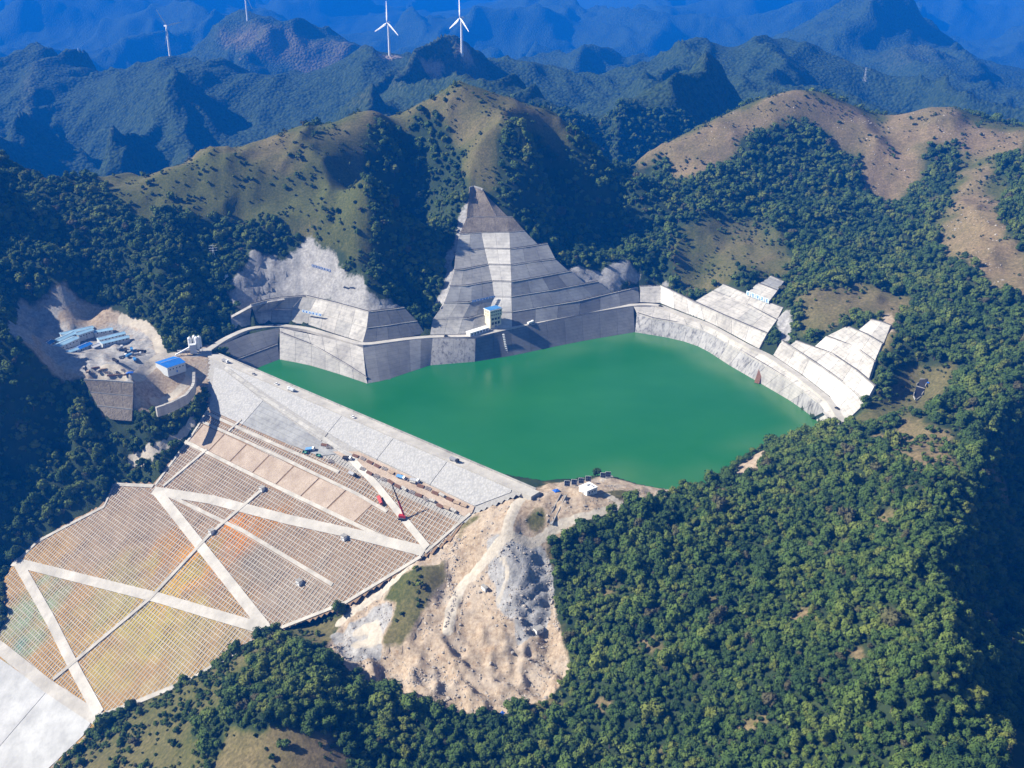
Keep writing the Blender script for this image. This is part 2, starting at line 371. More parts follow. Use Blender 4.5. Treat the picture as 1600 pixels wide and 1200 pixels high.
# far ranges: ridges and gullies
farm = sstep(1350, 1900, GY)
wx = GX + fbm(GX, GY, 900, 3, 31) * 160; wy = GY + fbm(GX, GY, 900, 3, 37) * 160
def steep(Z):                                     # steepness of the land
    gy = np.zeros(Z.shape); gx = np.zeros(Z.shape)
    gx[:, 1:-1] = (Z[:, 2:] - Z[:, :-2]) / (GX[:, 2:] - GX[:, :-2]); gy[1:-1] = (Z[2:] - Z[:-2]) / (GY[2:] - GY[:-2])
    return np.hypot(gx, gy)
on_ridge = sstep(2380, 2620, GY) * sstep(3100, 2850, GY)
big = fbm(wx, wy, 1300, 2, 41, .4) * 55
GZ = GZ + farm * big * (sstep(1350, 2300, GY) + 1.2 * sstep(4200, 7000, GY)) * (1 - .7 * on_ridge)
lean = fbm(GX, GY, 2600, 2, 49) * 1.1             # spurs run down from the crests, slightly slanted
sx_ = GX + lean * np.clip(GY - 2700, -900, 900) * .7 + fbm(GX, GY, 420, 3, 31) * 90; sy_ = GY * .30 + fbm(GX, GY, 500, 2, 33) * 40
sp0 = ridged(sx_, sy_, 430, 4, 45, .47) - .80; sp1 = ridged(wx + fbm(GX, GY, 900, 3, 35) * 200, wy * .7, 1100, 4, 53, .45) - .80
mf = sstep(3300, 3900, GY); spur = sp0 * (1 - mf) + sp1 * mf
GZ = GZ + farm * spur * (98 + 80 * sstep(3300, 6000, GY)) * (1 - .72 * on_ridge)
GZ = GZ + farm * (ridged(wx, wy * .7, 150, 4, 47) - .8) * 13
hi = spur + .8
# dam and built slopes; the land may not rise too steeply from their edges
dam_z = ROAD - td / SLOPE
lim = np.where(eng, LOFT, np.inf); lim = np.where(dam_in & (td > 0), np.minimum(lim, dam_z - 2), lim)
dxc = np.hypot(np.diff(GX, axis=1), 0); dyr = np.hypot(np.diff(GY, axis=0), np.diff(GX, axis=0))
for _ in range(16):
    lim[:, 1:] = np.minimum(lim[:, 1:], lim[:, :-1] + dxc * 1.0); lim[:, :-1] = np.minimum(lim[:, :-1], lim[:, 1:] + dxc * 1.0)
    lim[1:] = np.minimum(lim[1:], lim[:-1] + dyr * 1.0); lim[:-1] = np.minimum(lim[:-1], lim[1:] + dyr * 1.0)
GZ = np.where((GY < 1250) & ~np.isinf(lim), np.minimum(GZ, lim), GZ)
GZ = np.where(dam_in & (td > -2), np.minimum(GZ, ROAD - td / SLOPE - 3.0 - 0.15 * np.minimum(dam_d, 20)), GZ)
on_crest = (sd > S_LEFT) & (sd < S_RIGHT + 6) & (td > -60) & (td <= 0)
GZ = np.where(on_crest, np.minimum(GZ, ROAD - 4), GZ)
GZ = np.where(eng, LOFT, GZ)
shore_d = polydist(GX, GY, [at(u, v, 0)[:2] for u, v in SHORE[:-1]], False)
wd = polydist(GX, GY, WATER_XY); win = inpoly(GX, GY, WATER_XY)
GZ = np.where(win, np.minimum(GZ, -0.4 - 0.5 * np.minimum(wd, 40)), np.where((wd < 14) & (shore_d < 14) & ~eng & ~on_crest, np.maximum(GZ, 0.4 + .25 * wd), np.where((wd < 10) & (GY > 700) & (GY < 1100) & ~eng, np.minimum(GZ, -3), GZ)))
ROAD_LINE = [at(u, v, ROAD)[:2] for u, v in [(318, 552), (350, 530), (387, 513), (437, 508), (480, 513), (567, 539), (640, 529), (676, 526), (743, 525), (790, 514), (860, 499), (920, 487), (990, 476), (1027, 476), (1059, 489), (1107, 507), (1170, 542), (1202, 556), (1249, 588), (1297, 626), (1318, 660)]]
rd = polydist(GX, GY, ROAD_LINE, False)
GZ = np.where((rd < 7) & (GY < 1100), np.minimum(GZ, ROAD - 1.0), GZ)

def height(x, y):
    x = np.asarray(x, float); y = np.asarray(y, float)
    c = np.clip((x / y - A0) / (A1 - A0) * (NC - 1), 0, NC - 1.001); r = np.clip(np.log(y / Y0) / np.log(Y1 / Y0) * (NR - 1), 0, NR - 1.001)
    i = r.astype(int); j = c.astype(int); fr = r - i; fc = c - j
    return (GZ[i, j] * (1 - fc) + GZ[i, j + 1] * fc) * (1 - fr) + (GZ[i + 1, j] * (1 - fc) + GZ[i + 1, j + 1] * fc) * fr
_ys = 260 * (12000 / 260) ** (np.arange(1400) / 1399)
def hit(u, v):                                    # where the ray first meets the land
    d = ray(u, v); P = CAM[None] + d[None] * (_ys / d[1])[:, None]
    below = P[:, 2] < height(P[:, 0], P[:, 1])
    k = int(np.argmax(below)) if below.any() else len(_ys) - 1
    q = P[k]; return np.array([q[0], q[1], float(height(q[0], q[1]))])
def zone(px): return [tuple(hit(u, v)[:2]) for u, v in px]
def slope_at(x, y, e=3.0):
    return (height(x + e, y) - height(x - e, y)) / (2 * e), (height(x, y + e) - height(x, y - e)) / (2 * e)
# ------------------------------------------------------------------ materials
MATS = {}
class NT:
    def __init__(s, name):
        s.m = bpy.data.materials.new(name); s.m.use_nodes = True
        s.t = s.m.node_tree; s.n = s.t.nodes; s.n.clear()
        s.out = s.n.new('ShaderNodeOutputMaterial'); s.b = s.n.new('ShaderNodeBsdfPrincipled')
        s.link(s.b.outputs[0], s.out.inputs[0]); s.b.inputs['Specular IOR Level'].default_value = 0.25
        s.tc = s.n.new('ShaderNodeTexCoord').outputs['Object']
        MATS[name] = s.m
    def link(s, a, b): s.t.links.new(a, b)
    def put(s, sock, v):
        if hasattr(v, 'is_linked') or hasattr(v, 'links'): s.link(v, sock)
        elif isinstance(v, (tuple, list)) and len(v) == 3 and sock.type == 'RGBA': sock.default_value = (*v, 1)
        else: sock.default_value = v
    def noise(s, scale, detail=4, rough=.55, vec=None, stretch=None):
        x = s.n.new('ShaderNodeTexNoise'); x.inputs['Scale'].default_value = scale; x.inputs['Detail'].default_value = detail; x.inputs['Roughness'].default_value = rough
        v = vec or s.tc
        if stretch:
            mp = s.n.new('ShaderNodeMapping'); mp.inputs['Scale'].default_value = stretch; s.link(v, mp.inputs[0]); v = mp.outputs[0]
        s.link(v, x.inputs['Vector']); return x.outputs['Fac']
    def voro(s, scale, feature='F1', out='Distance', vec=None):
        x = s.n.new('ShaderNodeTexVoronoi'); x.feature = feature; x.inputs['Scale'].default_value = scale; s.link(vec or s.tc, x.inputs['Vector']); return x.outputs[out]
    def math(s, op, a, b=0.0, clamp=False):
        x = s.n.new('ShaderNodeMath'); x.operation = op; x.use_clamp = clamp; s.put(x.inputs[0], a); s.put(x.inputs[1], b); return x.outputs[0]
    def ramp(s, fac, lo, hi, a=0.0, b=1.0):
        x = s.n.new('ShaderNodeMapRange'); x.inputs[1].default_value = lo; x.inputs[2].default_value = hi; x.inputs[3].default_value = a; x.inputs[4].default_value = b; s.put(x.inputs[0], fac); return x.outputs[0]
    def mix(s, fac, a, b, mode='MIX'):
        x = s.n.new('ShaderNodeMix'); x.data_type = 'RGBA'; x.blend_type = mode; s.put(x.inputs[0], fac); s.put(x.inputs[6], a); s.put(x.inputs[7], b); return x.outputs[2]
    def attr(s, name):
        x = s.n.new('ShaderNodeAttribute'); x.attribute_name = name; return x
    def sep(s, c):
        x = s.n.new('ShaderNodeSeparateColor'); s.link(c, x.inputs[0]); return x.outputs
    def bump(s, h, strength=.5, dist=.5):
        x = s.n.new('ShaderNodeBump'); x.inputs['Strength'].default_value = strength; x.inputs['Distance'].default_value = dist; s.link(h, x.inputs['Height']); s.link(x.outputs[0], s.b.inputs['Normal'])
    def col(s, c, rough=.9):
        s.put(s.b.inputs['Base Color'], c); s.put(s.b.inputs['Roughness'], rough); return s

def concrete(name, c, dirt=0.35, scale=1.0, dark=(0.10, 0.10, 0.105), lines=False):
    t = NT(name)
    a = t.noise(.05 * scale, 5, .6); b = t.noise(.5 * scale, 4, .6); st = t.noise(.22 * scale, 4, .6, stretch=(1, 1, .12))
    base = t.mix(t.ramp(a, .33, .68), tuple(x * .72 for x in c), tuple(min(1, x * 1.12) for x in c))
    base = t.mix(t.ramp(b, .4, .75, 0, .30), base, tuple(x * .7 for x in c))
    base = t.mix(t.ramp(st, .48, .74, 0, dirt), base, dark)
    if lines:
        sx = t.n.new('ShaderNodeSeparateXYZ'); t.link(t.tc, sx.inputs[0])
        ln = t.math('FRACT', t.math('MULTIPLY', sx.outputs[2], .4)); base = t.mix(t.ramp(ln, .06, .16, .42, 0), base, tuple(x * .45 for x in c))
    r = t.n.new('ShaderNodeObjectInfo').outputs['Random']
    base = t.mix(1.0, base, t.mix(r, (.86, .86, .86), (1.06, 1.06, 1.05)), 'MULTIPLY')
    t.col(base, .92); t.bump(b, .5, .3); return t.m
def plain(name, c, rough=.7, var=.25, scale=1.2, metal=0.0):
    t = NT(name); n = t.noise(scale, 4)
    t.col(t.mix(t.ramp(n, .3, .75), tuple(x * (1 - var) for x in c), tuple(min(1, x * (1 + var * .4)) for x in c)), rough)
    t.b.inputs['Metallic'].default_value = metal; t.bump(n, .15, .05); return t.m

concrete('concrete_bright', (.45, .43, .395), .55, lines=True)
concrete('concrete_white', (.56, .54, .50), .3, lines=True)
concrete('concrete_pale', (.38, .37, .345), .55, lines=True)
concrete('concrete_mid', (.28, .285, .285), .45, lines=True)
concrete('concrete_shaded', (.17, .175, .18), .55, lines=True)  # darker copy for faces in shade, the shade put into the colour
concrete('rock_streaked', (.33, .325, .32), .95, 1.6, (.04, .042, .045))
def netted():
    t = NT('netted_rock'); n = t.noise(.12, 5, .65); v = t.noise(.6, 5, .7)
    c = t.mix(t.ramp(n, .35, .7), (.16, .135, .105), (.27, .235, .19)); c = t.mix(t.ramp(v, .42, .7, 0, .6), c, (.085, .075, .06)); t.col(c, .95); t.bump(v, 1, 1.2)
netted()
concrete('road_surface', (.48, .455, .41), .18)
def stone():
    t = NT('stone_facing'); cc = t.voro(.55, 'F1', 'Color'); d = t.voro(.55); n = t.noise(.05, 5, .6); k = t.sep(cc)
    c = t.mix(k[0], (.31, .31, .305), (.39, .385, .375)); c = t.mix(t.ramp(d, .35, .75, 0, .4), c, (.20, .20, .20)); c = t.mix(t.ramp(n, .4, .7, 0, .45), c, (.36, .355, .34)); t.col(c, .95); t.bump(d, .5, .5)
stone()
concrete('lattice_concrete', (.43, .405, .36), .12, 2.0)
concrete('white_pad', (.44, .445, .445), .14)
plain('joint_dark', (.08, .08, .08), .95)
plain('white_paint', (.78, .78, .76), .6)
plain('cream_render', (.72, .66, .48), .8, .12)
plain('window_glass', (.03, .04, .05), .15)
plain('blue_roof', (.06, .22, .48), .5, .18, .3)
plain('pale_blue_roof', (.30, .50, .66), .55, .15, .2)
plain('bright_blue_sheet', (.02, .16, .55), .5, .2, .2)
plain('sheet_wall', (.55, .58, .60), .7)
plain('steel_grey', (.30, .31, .33), .5, .3, .8)
plain('steel_white', (.80, .80, .79), .45, .08)
plain('rust', (.17, .09, .055), .9, .4)
plain('timber', (.36, .27, .19), .9, .35)
plain('machine_red', (.42, .03, .025), .5)
plain('machine_yellow', (.55, .36, .04), .5)
plain('machine_green', (.04, .22, .15), .6)
plain('rubber', (.02, .02, .02), .9)
plain('dark_mesh', (.016, .022, .04), .45, .4, 3)
plain('tarp_blue', (.02, .12, .50), .6, .2)
plain('sign_blue', (.02, .14, .48), .5, .1)
plain('sign_pale', (.62, .74, .85), .6, .1)
plain('black_liner', (.012, .013, .018), .5, .4, 2)

def earth_mat():
    t = NT('bare_earth'); n = t.noise(.08, 6, .65); v = t.noise(.7, 6, .7)
    c = t.mix(t.ramp(n, .35, .68), (.30, .235, .18), (.42, .345, .275)); c = t.mix(t.ramp(v, .45, .72, 0, .5), c, (.18, .13, .095)); t.col(c, .97); t.bump(v, .7, .5)
earth_mat()
def rubble_mat():
    t = NT('rubble'); r = t.n.new('ShaderNodeObjectInfo').outputs['Random']; n = t.noise(.35, 3)
    c = t.mix(t.ramp(n, .35, .65), (.22, .20, .18), (.46, .41, .35)); t.col(c, .95)
rubble_mat()
def soil_mat():                                   # planted soil between the lattice bars, colour by patch
    t = NT('planted_soil'); a = t.attr('tint').outputs['Color']; v = t.noise(.45, 6, .75); w = t.noise(.06, 4, .6)
    c = t.mix(t.ramp(v, .42, .72, 0, .40), a, (.075, .05, .03)); c = t.mix(t.ramp(w, .55, .8, 0, .22), c, (.28, .23, .18)); t.col(c, .97); t.bump(v, .5, .4)
soil_mat()

def land_mat(name, far=False):
    t = NT(name)
    z1 = t.sep(t.attr('zone').outputs['Color']); z2 = t.sep(t.attr('zone2').outputs['Color'])
    n0 = t.noise(.012, 5, .6); n1 = t.noise(.05, 6, .65); n2 = t.noise(.35, 6, .7); n3 = t.noise(.11, 6, .7)
    wood = t.mix(t.ramp(n1, .35, .7), (.016, .030, .014), (.040, .058, .022))
    if far: wood = t.mix(t.ramp(n3, .38, .66), (.010, .024, .016), (.045, .070, .030))
    green = t.mix(t.ramp(n2, .35, .68), (.042, .056, .016), (.10, .10, .030))
    dry = t.mix(t.ramp(n2, .36, .66), (.125, .092, .048), (.26, .195, .11))
    dry = t.mix(t.ramp(n1, .45, .72, 0, .55), dry, (.10, .085, .042))
    tuft = t.voro(.42); green = t.mix(t.ramp(tuft, .15, .55, .55, 0), green, (.03, .042, .012)); dry = t.mix(t.ramp(tuft, .1, .5, .45, 0), dry, (.085, .066, .033))
    dfac = t.math('ADD', z1[1], t.ramp(n0, .3, .7, -.35, .35), True)
    grass = t.mix(dfac, green, dry)
    gfac = t.math('MULTIPLY', t.math('ADD', z1[0], t.ramp(n3, .3, .7, -.30, .30)), 2.2, True)
    gfac = t.math('MULTIPLY', gfac, t.ramp(z1[0], .02, .3), True)
    c = t.mix(gfac, wood, grass)
    tan = t.mix(t.ramp(n2, .35, .68), (.23, .17, .115), (.45, .365, .27)); tan = t.mix(t.ramp(n1, .45, .72, 0, .55), tan, (.38, .35, .31)); tan = t.mix(t.ramp(n3, .56, .75, 0, .7), tan, (.24, .145, .07))
    gfb = t.math('ADD', z1[2], t.ramp(n3, .3, .7, -.18, .18)); gfb = t.math('MULTIPLY', t.math('SUBTRACT', gfb, .3), 3.0, True)
    c = t.mix(gfb, c, tan)
    grey = t.mix(t.ramp(n2, .35, .7), (.22, .215, .21), (.40, .395, .385)); grey = t.mix(t.ramp(n3, .5, .75, 0, .6), grey, (.13, .125, .12))
    grf = t.math('MULTIPLY', t.math('SUBTRACT', t.math('ADD', z2[0], t.ramp(n3, .3, .7, -.25, .25)), .35), 4.0, True)
    c = t.mix(grf, c, grey)
    pale = t.mix(t.ramp(n2, .35, .7), (.36, .32, .26), (.50, .455, .385))
    pf = t.math('MULTIPLY', t.math('SUBTRACT', t.math('ADD', z2[1], t.ramp(n3, .3, .7, -.12, .12)), .35), 4.0, True)
    c = t.mix(pf, c, pale)
    t.col(c, .97)
    t.b.inputs['Specular IOR Level'].default_value = .08
    if far: t.bump(t.math('ADD', t.math('MULTIPLY', n3, .6), t.math('SUBTRACT', 1.0, t.voro(.11))), .8, 6.0)
    else: t.bump(n2, .7, .9)
    return t.m
land_mat('land_near'); land_mat('land_far', True)

def water_mat():
    t = NT('reservoir_water')
    n = t.noise(.006, 4, .6, stretch=(1, 1.6, 1)); f = t.noise(.9, 3, .6, stretch=(1, 2.2, 1)); e = t.attr('shore').outputs['Fac']
    c = t.mix(t.ramp(n, .35, .7), (.010, .116, .026), (.018, .138, .033)); c = t.mix(e, c, (.060, .165, .055))
    t.col(c, .14); t.b.inputs['IOR'].default_value = 1.33; t.b.inputs['Specular IOR Level'].default_value = .35
    t.bump(f, .3, .15)
water_mat()

def leaf_mat(name, dark, mid, light):
    t = NT(name)
    r = t.n.new('ShaderNodeObjectInfo').outputs['Random']
    g = t.n.new('ShaderNodeNewGeometry').outputs['Position']
    w = t.noise(.022, 3, .55, vec=g); k = t.noise(.9, 2, .6, vec=g)
    f = t.math('ADD', t.ramp(w, .3, .7, 0, .55), t.math('MULTIPLY', r, .5))
    x = t.n.new('ShaderNodeValToRGB'); e = x.color_ramp.elements
    e[0].position = .12; e[0].color = (*dark, 1); e[1].position = .98; e[1].color = (*light, 1)
    m = e.new(.55); m.color = (*mid, 1)
    t.link(f, x.inputs[0])
    odd = t.math('GREATER_THAN', r, .955)
    c = t.mix(t.math('MULTIPLY', odd, .7), x.outputs[0], (.14, .155, .03))
    brn = t.math('MULTIPLY', t.math('LESS_THAN', r, .022), .65)
    c = t.mix(brn, c, (.12, .09, .05))
    c = t.mix(t.ramp(k, .3, .75, 0, .35), c, dark)
    t.col(c, .8); t.b.inputs['Specular IOR Level'].default_value = .12
    return t.m
leaf_mat('foliage', (.019, .044, .013), (.070, .118, .024), (.165, .195, .038))
leaf_mat('foliage_shrub', (.018, .038, .013), (.045, .072, .02), (.09, .105, .03))
plain('bark', (.10, .075, .055), .95, .3, 3)

# ------------------------------------------------------------------ mesh helpers
class MB:
    def __init__(s): s.v = []; s.f = []
    def add(s, vs, fs):
        o = len(s.v); s.v += [tuple(map(float, p)) for p in vs]; s.f += [tuple(i + o for i in q) for q in fs]; return s
    def box(s, c, d, rz=0.0, top=1.0, M=None):
        x, y, z = [k / 2 for k in d]; vs = []
        for sz, k in ((-1, 1), (1, top)):
            for sx, sy in ((-1, -1), (1, -1), (1, 1), (-1, 1)):
                p = Vector((sx * x * k, sy * y * k, sz * z))
                if rz: p = Matrix.Rotation(rz, 3, 'Z') @ p
                if M is not None: p = M @ p
                vs.append((p.x + c[0], p.y + c[1], p.z + c[2]))
        return s.add(vs, [(3, 2, 1, 0), (4, 5, 6, 7), (0, 1, 5, 4), (1, 2, 6, 5), (2, 3, 7, 6), (3, 0, 4, 7)])
    def tube(s, a, b, r0, r1=None, n=8):
        r1 = r0 if r1 is None else r1
        a = Vector(a); b = Vector(b); q = (b - a).normalized().to_track_quat('Z', 'Y'); vs = []
        for p, r in ((a, r0), (b, r1)):
            for i in range(n):
                w = q @ Vector((math.cos(2 * math.pi * i / n) * r, math.sin(2 * math.pi * i / n) * r, 0)); vs.append(tuple(p + w))
        return s.add(vs, [(i, (i + 1) % n, n + (i + 1) % n, n + i) for i in range(n)] + [tuple(range(n - 1, -1, -1)), tuple(range(n, 2 * n))])
    def prism(s, low, high):                      # two matching outlines
        n = len(low); tr = tessellate_polygon([[Vector((p[0], p[1], 0)) for p in high]])
        vs = list(low) + list(high)
        return s.add(vs, [tuple(n + i for i in t) for t in tr] + [tuple(reversed(t)) for t in tr] + [(i, (i + 1) % n, n + (i + 1) % n, n + i) for i in range(n)])
    def gable(s, c, d, rz=0, h=1.0, over=.3):     # gable roof over a box d, ridge along x
        x, y = d[0] / 2 + over, d[1] / 2 + over; vs = [(-x, -y, 0), (x, -y, 0), (x, y, 0), (-x, y, 0), (-x, 0, h), (x, 0, h)]
        vs = [tuple(Matrix.Rotation(rz, 3, 'Z') @ Vector(p) + Vector(c)) for p in vs]
        return s.add(vs, [(0, 1, 5, 4), (2, 3, 4, 5), (1, 2, 5), (3, 0, 4), (3, 2, 1, 0)])
    def mesh(s, name, mat):
        m = bpy.data.meshes.new(name); m.from_pydata(s.v, [], s.f); m.update()
        import bmesh
        bm = bmesh.new(); bm.from_mesh(m); bmesh.ops.recalc_face_normals(bm, faces=bm.faces); bm.to_mesh(m); bm.free()
        m.materials.append(MATS[mat]); return m
    def build(s, name, mat, parent=None): return link(name, s.mesh(name, mat), parent)
def link(name, data, parent=None):
    o = bpy.data.objects.new(name, data); C.objects.link(o)
    if parent is not None: o.parent = parent
    return o
def tag(o, label=None, cat=None, group=None, kind=None):
    for k, v in (('label', label), ('category', cat), ('group', group), ('kind', kind)):
        if v: o[k] = v
    return o
def thing(name, loc, rz, label, cat, group=None):
    o = link(name, None); o.location = [float(k) for k in loc]; o.rotation_euler = (0, 0, rz); return tag(o, label, cat, group)
def copy_tree(o, parent=None):
    c = o.copy(); C.objects.link(c)
    if parent is not None: c.parent = parent
    for ch in list(o.children): copy_tree(ch, c)
    return c
def grid_mesh(name, X, Y, Z, mat, attrs=()):
    r, c = X.shape
    m = bpy.data.meshes.new(name)
    idx = np.arange(r * c).reshape(r, c)
    q = np.stack([idx[:-1, :-1], idx[:-1, 1:], idx[1:, 1:], idx[1:, :-1]], -1).reshape(-1, 4)
    m.vertices.add(r * c); m.vertices.foreach_set('co', np.stack([X, Y, Z], -1).astype(np.float32).ravel())
    m.loops.add(q.size); m.loops.foreach_set('vertex_index', q.astype(np.int32).ravel())
    m.polygons.add(len(q)); m.polygons.foreach_set('loop_start', np.arange(0, q.size, 4, dtype=np.int32)); m.polygons.foreach_set('loop_total', np.full(len(q), 4, np.int32))
    m.polygons.foreach_set('use_smooth', np.ones(len(q), bool))
    m.update()
    for an, ch in attrs:
        a = m.attributes.new(an, 'FLOAT_COLOR', 'POINT'); a.data.foreach_set('color', np.stack(list(ch) + [np.ones_like(ch[0])], -1).astype(np.float32).ravel())
    m.materials.append(MATS[mat]); return m
# ------------------------------------------------------------------ what covers the land
wX = GX + fbm(GX, GY, 45, 3, 51) * 12; wY = GY + fbm(GX, GY, 45, 3, 57) * 12     # ragged edges
def mask(px, ragged=True, grow=0.0):
    z = zone(px)
    x, y = (wX, wY) if ragged else (GX, GY)
    return inpoly(x, y, z).astype(float)
grass = np.zeros(GX.shape); dry = np.zeros(GX.shape); bare = np.zeros(GX.shape); grey = np.zeros(GX.shape); pale = np.zeros(GX.shape)
def lay(px, g, d): 
    m = mask(px); 
    global grass, dry
    grass = np.maximum(grass, m * g); dry = np.where(m > 0, d, dry)
lay([(165, 292), (300, 240), (450, 208), (560, 190), (600, 166), (640, 173), (580, 205), (566, 262), (572, 330), (590, 400), (560, 400), (500, 380), (440, 345), (330, 345), (240, 345), (185, 320)], .72, .0)
lay([(165, 290), (300, 240), (450, 208), (560, 190), (600, 166), (640, 173), (600, 190), (560, 215), (480, 225), (380, 245), (290, 265), (200, 300)], 1.0, .28)
lay([(640, 172), (690, 154), (730, 138), (790, 152), (880, 196), (940, 236), (900, 225), (830, 190), (790, 195), (770, 240), (765, 300), (735, 292), (738, 230), (700, 190), (660, 185)], .9, .32)
lay([(975, 246), (1060, 221), (1150, 174), (1240, 144), (1330, 169), (1385, 193), (1440, 170), (1500, 178), (1600, 206), (1600, 250), (1560, 240), (1490, 222), (1420, 232), (1440, 275), (1395, 320), (1350, 280), (1330, 240), (1270, 185), (1210, 195), (1160, 225), (1120, 262), (1080, 280), (1040, 255), (1000, 262)], 1.0, .85)
lay([(1500, 270), (1545, 262), (1555, 330), (1580, 400), (1640, 420), (1640, 480), (1550, 440), (1470, 395), (1458, 352), (1495, 340)], .95, .9)
lay([(1045, 395), (1110, 385), (1170, 375), (1235, 395), (1245, 425), (1190, 440), (1115, 448), (1065, 440)], .8, .2)
lay([(1240, 470), (1330, 440), (1420, 470), (1400, 510), (1385, 590), (1360, 560), (1390, 510), (1360, 490), (1290, 520), (1250, 530)], .8, .35)
lay([(1350, 655), (1385, 600), (1440, 572), (1475, 580), (1470, 615), (1445, 645), (1400, 660)], .95, .42)
lay([(60, 1230), (150, 1150), (300, 1062), (415, 1008), (400, 1040), (350, 1085), (310, 1120), (300, 1150), (330, 1180), (360, 1250)], .62, .3)
lay([(345, 1150), (420, 1135), (520, 1165), (560, 1250), (350, 1250)], .9, .7)
lay([(432, 990), (540, 938), (555, 940), (530, 965), (500, 1010), (470, 1015)], 1.0, .12)
lay([(1390, 655), (1500, 670), (1490, 730), (1440, 760), (1400, 720)], .5, .8)
gap = sstep(.52, .70, fbm(GX, GY, 34, 3, 201)) * (GY < 760) * (GX > 0); grass = np.maximum(grass, gap * .5); dry = np.where(gap > .1, .75, dry)
QUARRY = [(735, 800), (760, 785), (832, 764), (872, 754), (940, 744), (1000, 758), (1075, 769), (1040, 778), (965, 797), (885, 830), (852, 855), (862, 930), (876, 990), (892, 1040), (860, 1092), (772, 1122), (690, 1105), (620, 1085), (550, 1050), (498, 1012), (545, 945), (662, 872), (695, 850)]
m = mask(QUARRY, False); bare = np.maximum(bare, m)
bare = np.maximum(bare, mask([(1125, 758), (1160, 722), (1192, 704), (1198, 722), (1165, 748)]))
bare = np.maximum(bare, mask([(20, 530), (30, 470), (150, 478), (205, 500), (240, 512), (250, 560), (335, 540), (330, 600), (290, 632), (230, 645), (165, 655), (130, 590), (60, 560)], False))
bare = np.maximum(bare, .75 * mask([(1355, 470), (1400, 500), (1402, 520), (1385, 520)]))
grey = np.maximum(grey, mask([(350, 450), (362, 425), (400, 396), (478, 378), (520, 402), (570, 442), (600, 470), (640, 490), (620, 500), (576, 503), (520, 492), (478, 480), (430, 480), (395, 488), (355, 485)]))
grey = np.maximum(grey, mask([(875, 425), (920, 414), (970, 411), (1045, 424), (1060, 448), (1030, 446), (1000, 449), (935, 442), (900, 445)]))
grey = np.maximum(grey, mask([(15, 525), (28, 472), (110, 462), (140, 488), (70, 505), (50, 540)], False))
grey = np.maximum(grey, .62 * mask([(60, 545), (70, 505), (200, 500), (245, 530), (250, 570), (200, 595), (130, 590)], False))
grey = np.maximum(grey, mask([(132, 596), (208, 592), (208, 645), (170, 655)], False))
grey = np.maximum(grey, mask([(1212, 502), (1222, 485), (1238, 500), (1236, 535), (1222, 534)], False))
grey = np.maximum(grey, mask([(770, 865), (850, 870), (865, 930), (862, 975), (800, 985), (770, 930)]))
grey = np.maximum(grey, mask([(690, 440), (712, 380), (722, 345), (733, 300), (738, 345), (715, 430), (680, 500), (672, 500)]))
grey = np.maximum(grey, mask([(520, 985), (600, 940), (610, 1000), (560, 1030), (505, 1012)]))
# green remains inside the quarry
for px in ([(605, 930), (692, 866), (668, 950), (655, 990), (612, 1005)], [(815, 795), (842, 788), (850, 815), (830, 842), (815, 830)], [(950, 775), (1010, 768), (1000, 785), (960, 796)], [(740, 810), (770, 790), (765, 815), (730, 850)]):
    m = mask(px); bare *= 1 - .8 * m; grass = np.maximum(grass, m * .95); dry = np.where(m > 0, .22, dry)
# tracks
def track(px, w, to):
    z = zone(px); d = polydist(GX, GY, z, False); return np.maximum(to, sstep(w, w * .55, d))
pale = track([(828, 768), (806, 790), (795, 815), (792, 840)], 5, pale)
pale = track([(792, 840), (772, 862), (748, 888), (722, 915), (706, 950), (700, 985)], 5, pale)
pale = np.maximum(pale, .55 * track([(768, 862), (790, 880), (792, 905), (778, 940)], 2.6, np.zeros(GX.shape)))
pale = track([(792, 840), (830, 852), (868, 826), (930, 806), (975, 790), (950, 775)], 4, pale)
pale = track([(662, 868), (620, 905), (575, 940), (530, 975)], 4, pale)
pale = track([(940, 752), (985, 752), (1060, 770)], 3, pale)
pale = np.maximum(pale, .62 * track([(560, 988), (582, 978), (588, 1000), (560, 1006)], 7, np.zeros(GX.shape)))
pale = track([(190, 500), (225, 510), (245, 530), (255, 560), (300, 545)], 6, pale)
pale = track([(245, 560), (210, 590), (160, 585)], 7, pale)
pale = track([(240, 628), (275, 618), (296, 598), (297, 580)], 5, pale)
pale = track([(205, 720), (240, 712), (275, 690), (300, 665)], 4, pale)
pale = track([(1315, 655), (1330, 640), (1345, 628)], 4, pale)
# tan shoulders, tracks and turbine pads on the far ridges
far_n = fbm(GX, GY, 500, 4, 77)
farz = sstep(1500, 1900, GY)
grass = np.maximum(grass, farz * sstep(1.15, 1.6, hi + far_n * .35) * .12 * sstep(5200, 4200, GY)); dry = np.where(farz > .5, .55, dry)
for px, w in (([(240, 78), (262, 78), (285, 76)], 22), ([(595, 89), (609, 89), (625, 89)], 16), ([(735, 88), (722, 90)], 14), ([(660, 102), (690, 106)], 14), ([(370, 100), (395, 98)], 12)):
    bare = np.maximum(bare, track(px, w, np.zeros(GX.shape)) * .9)
m = mask([(330, 60), (390, 38), (440, 44), (560, 72), (540, 92), (450, 100), (390, 85)])
grass = np.maximum(grass, m * .30); dry = np.where(m > 0, .5, dry)
m = mask([(660, 104), (700, 88), (745, 90), (765, 105), (730, 130), (690, 115)]); grass = np.maximum(grass, m * .22); dry = np.where(m > 0, .5, dry)
def soften_(a, n=2):
    a = a.copy()
    for _ in range(n): a[1:-1, 1:-1] = (a[1:-1, 1:-1] * 2 + a[:-2, 1:-1] + a[2:, 1:-1] + a[1:-1, :-2] + a[1:-1, 2:]) / 6
    return a
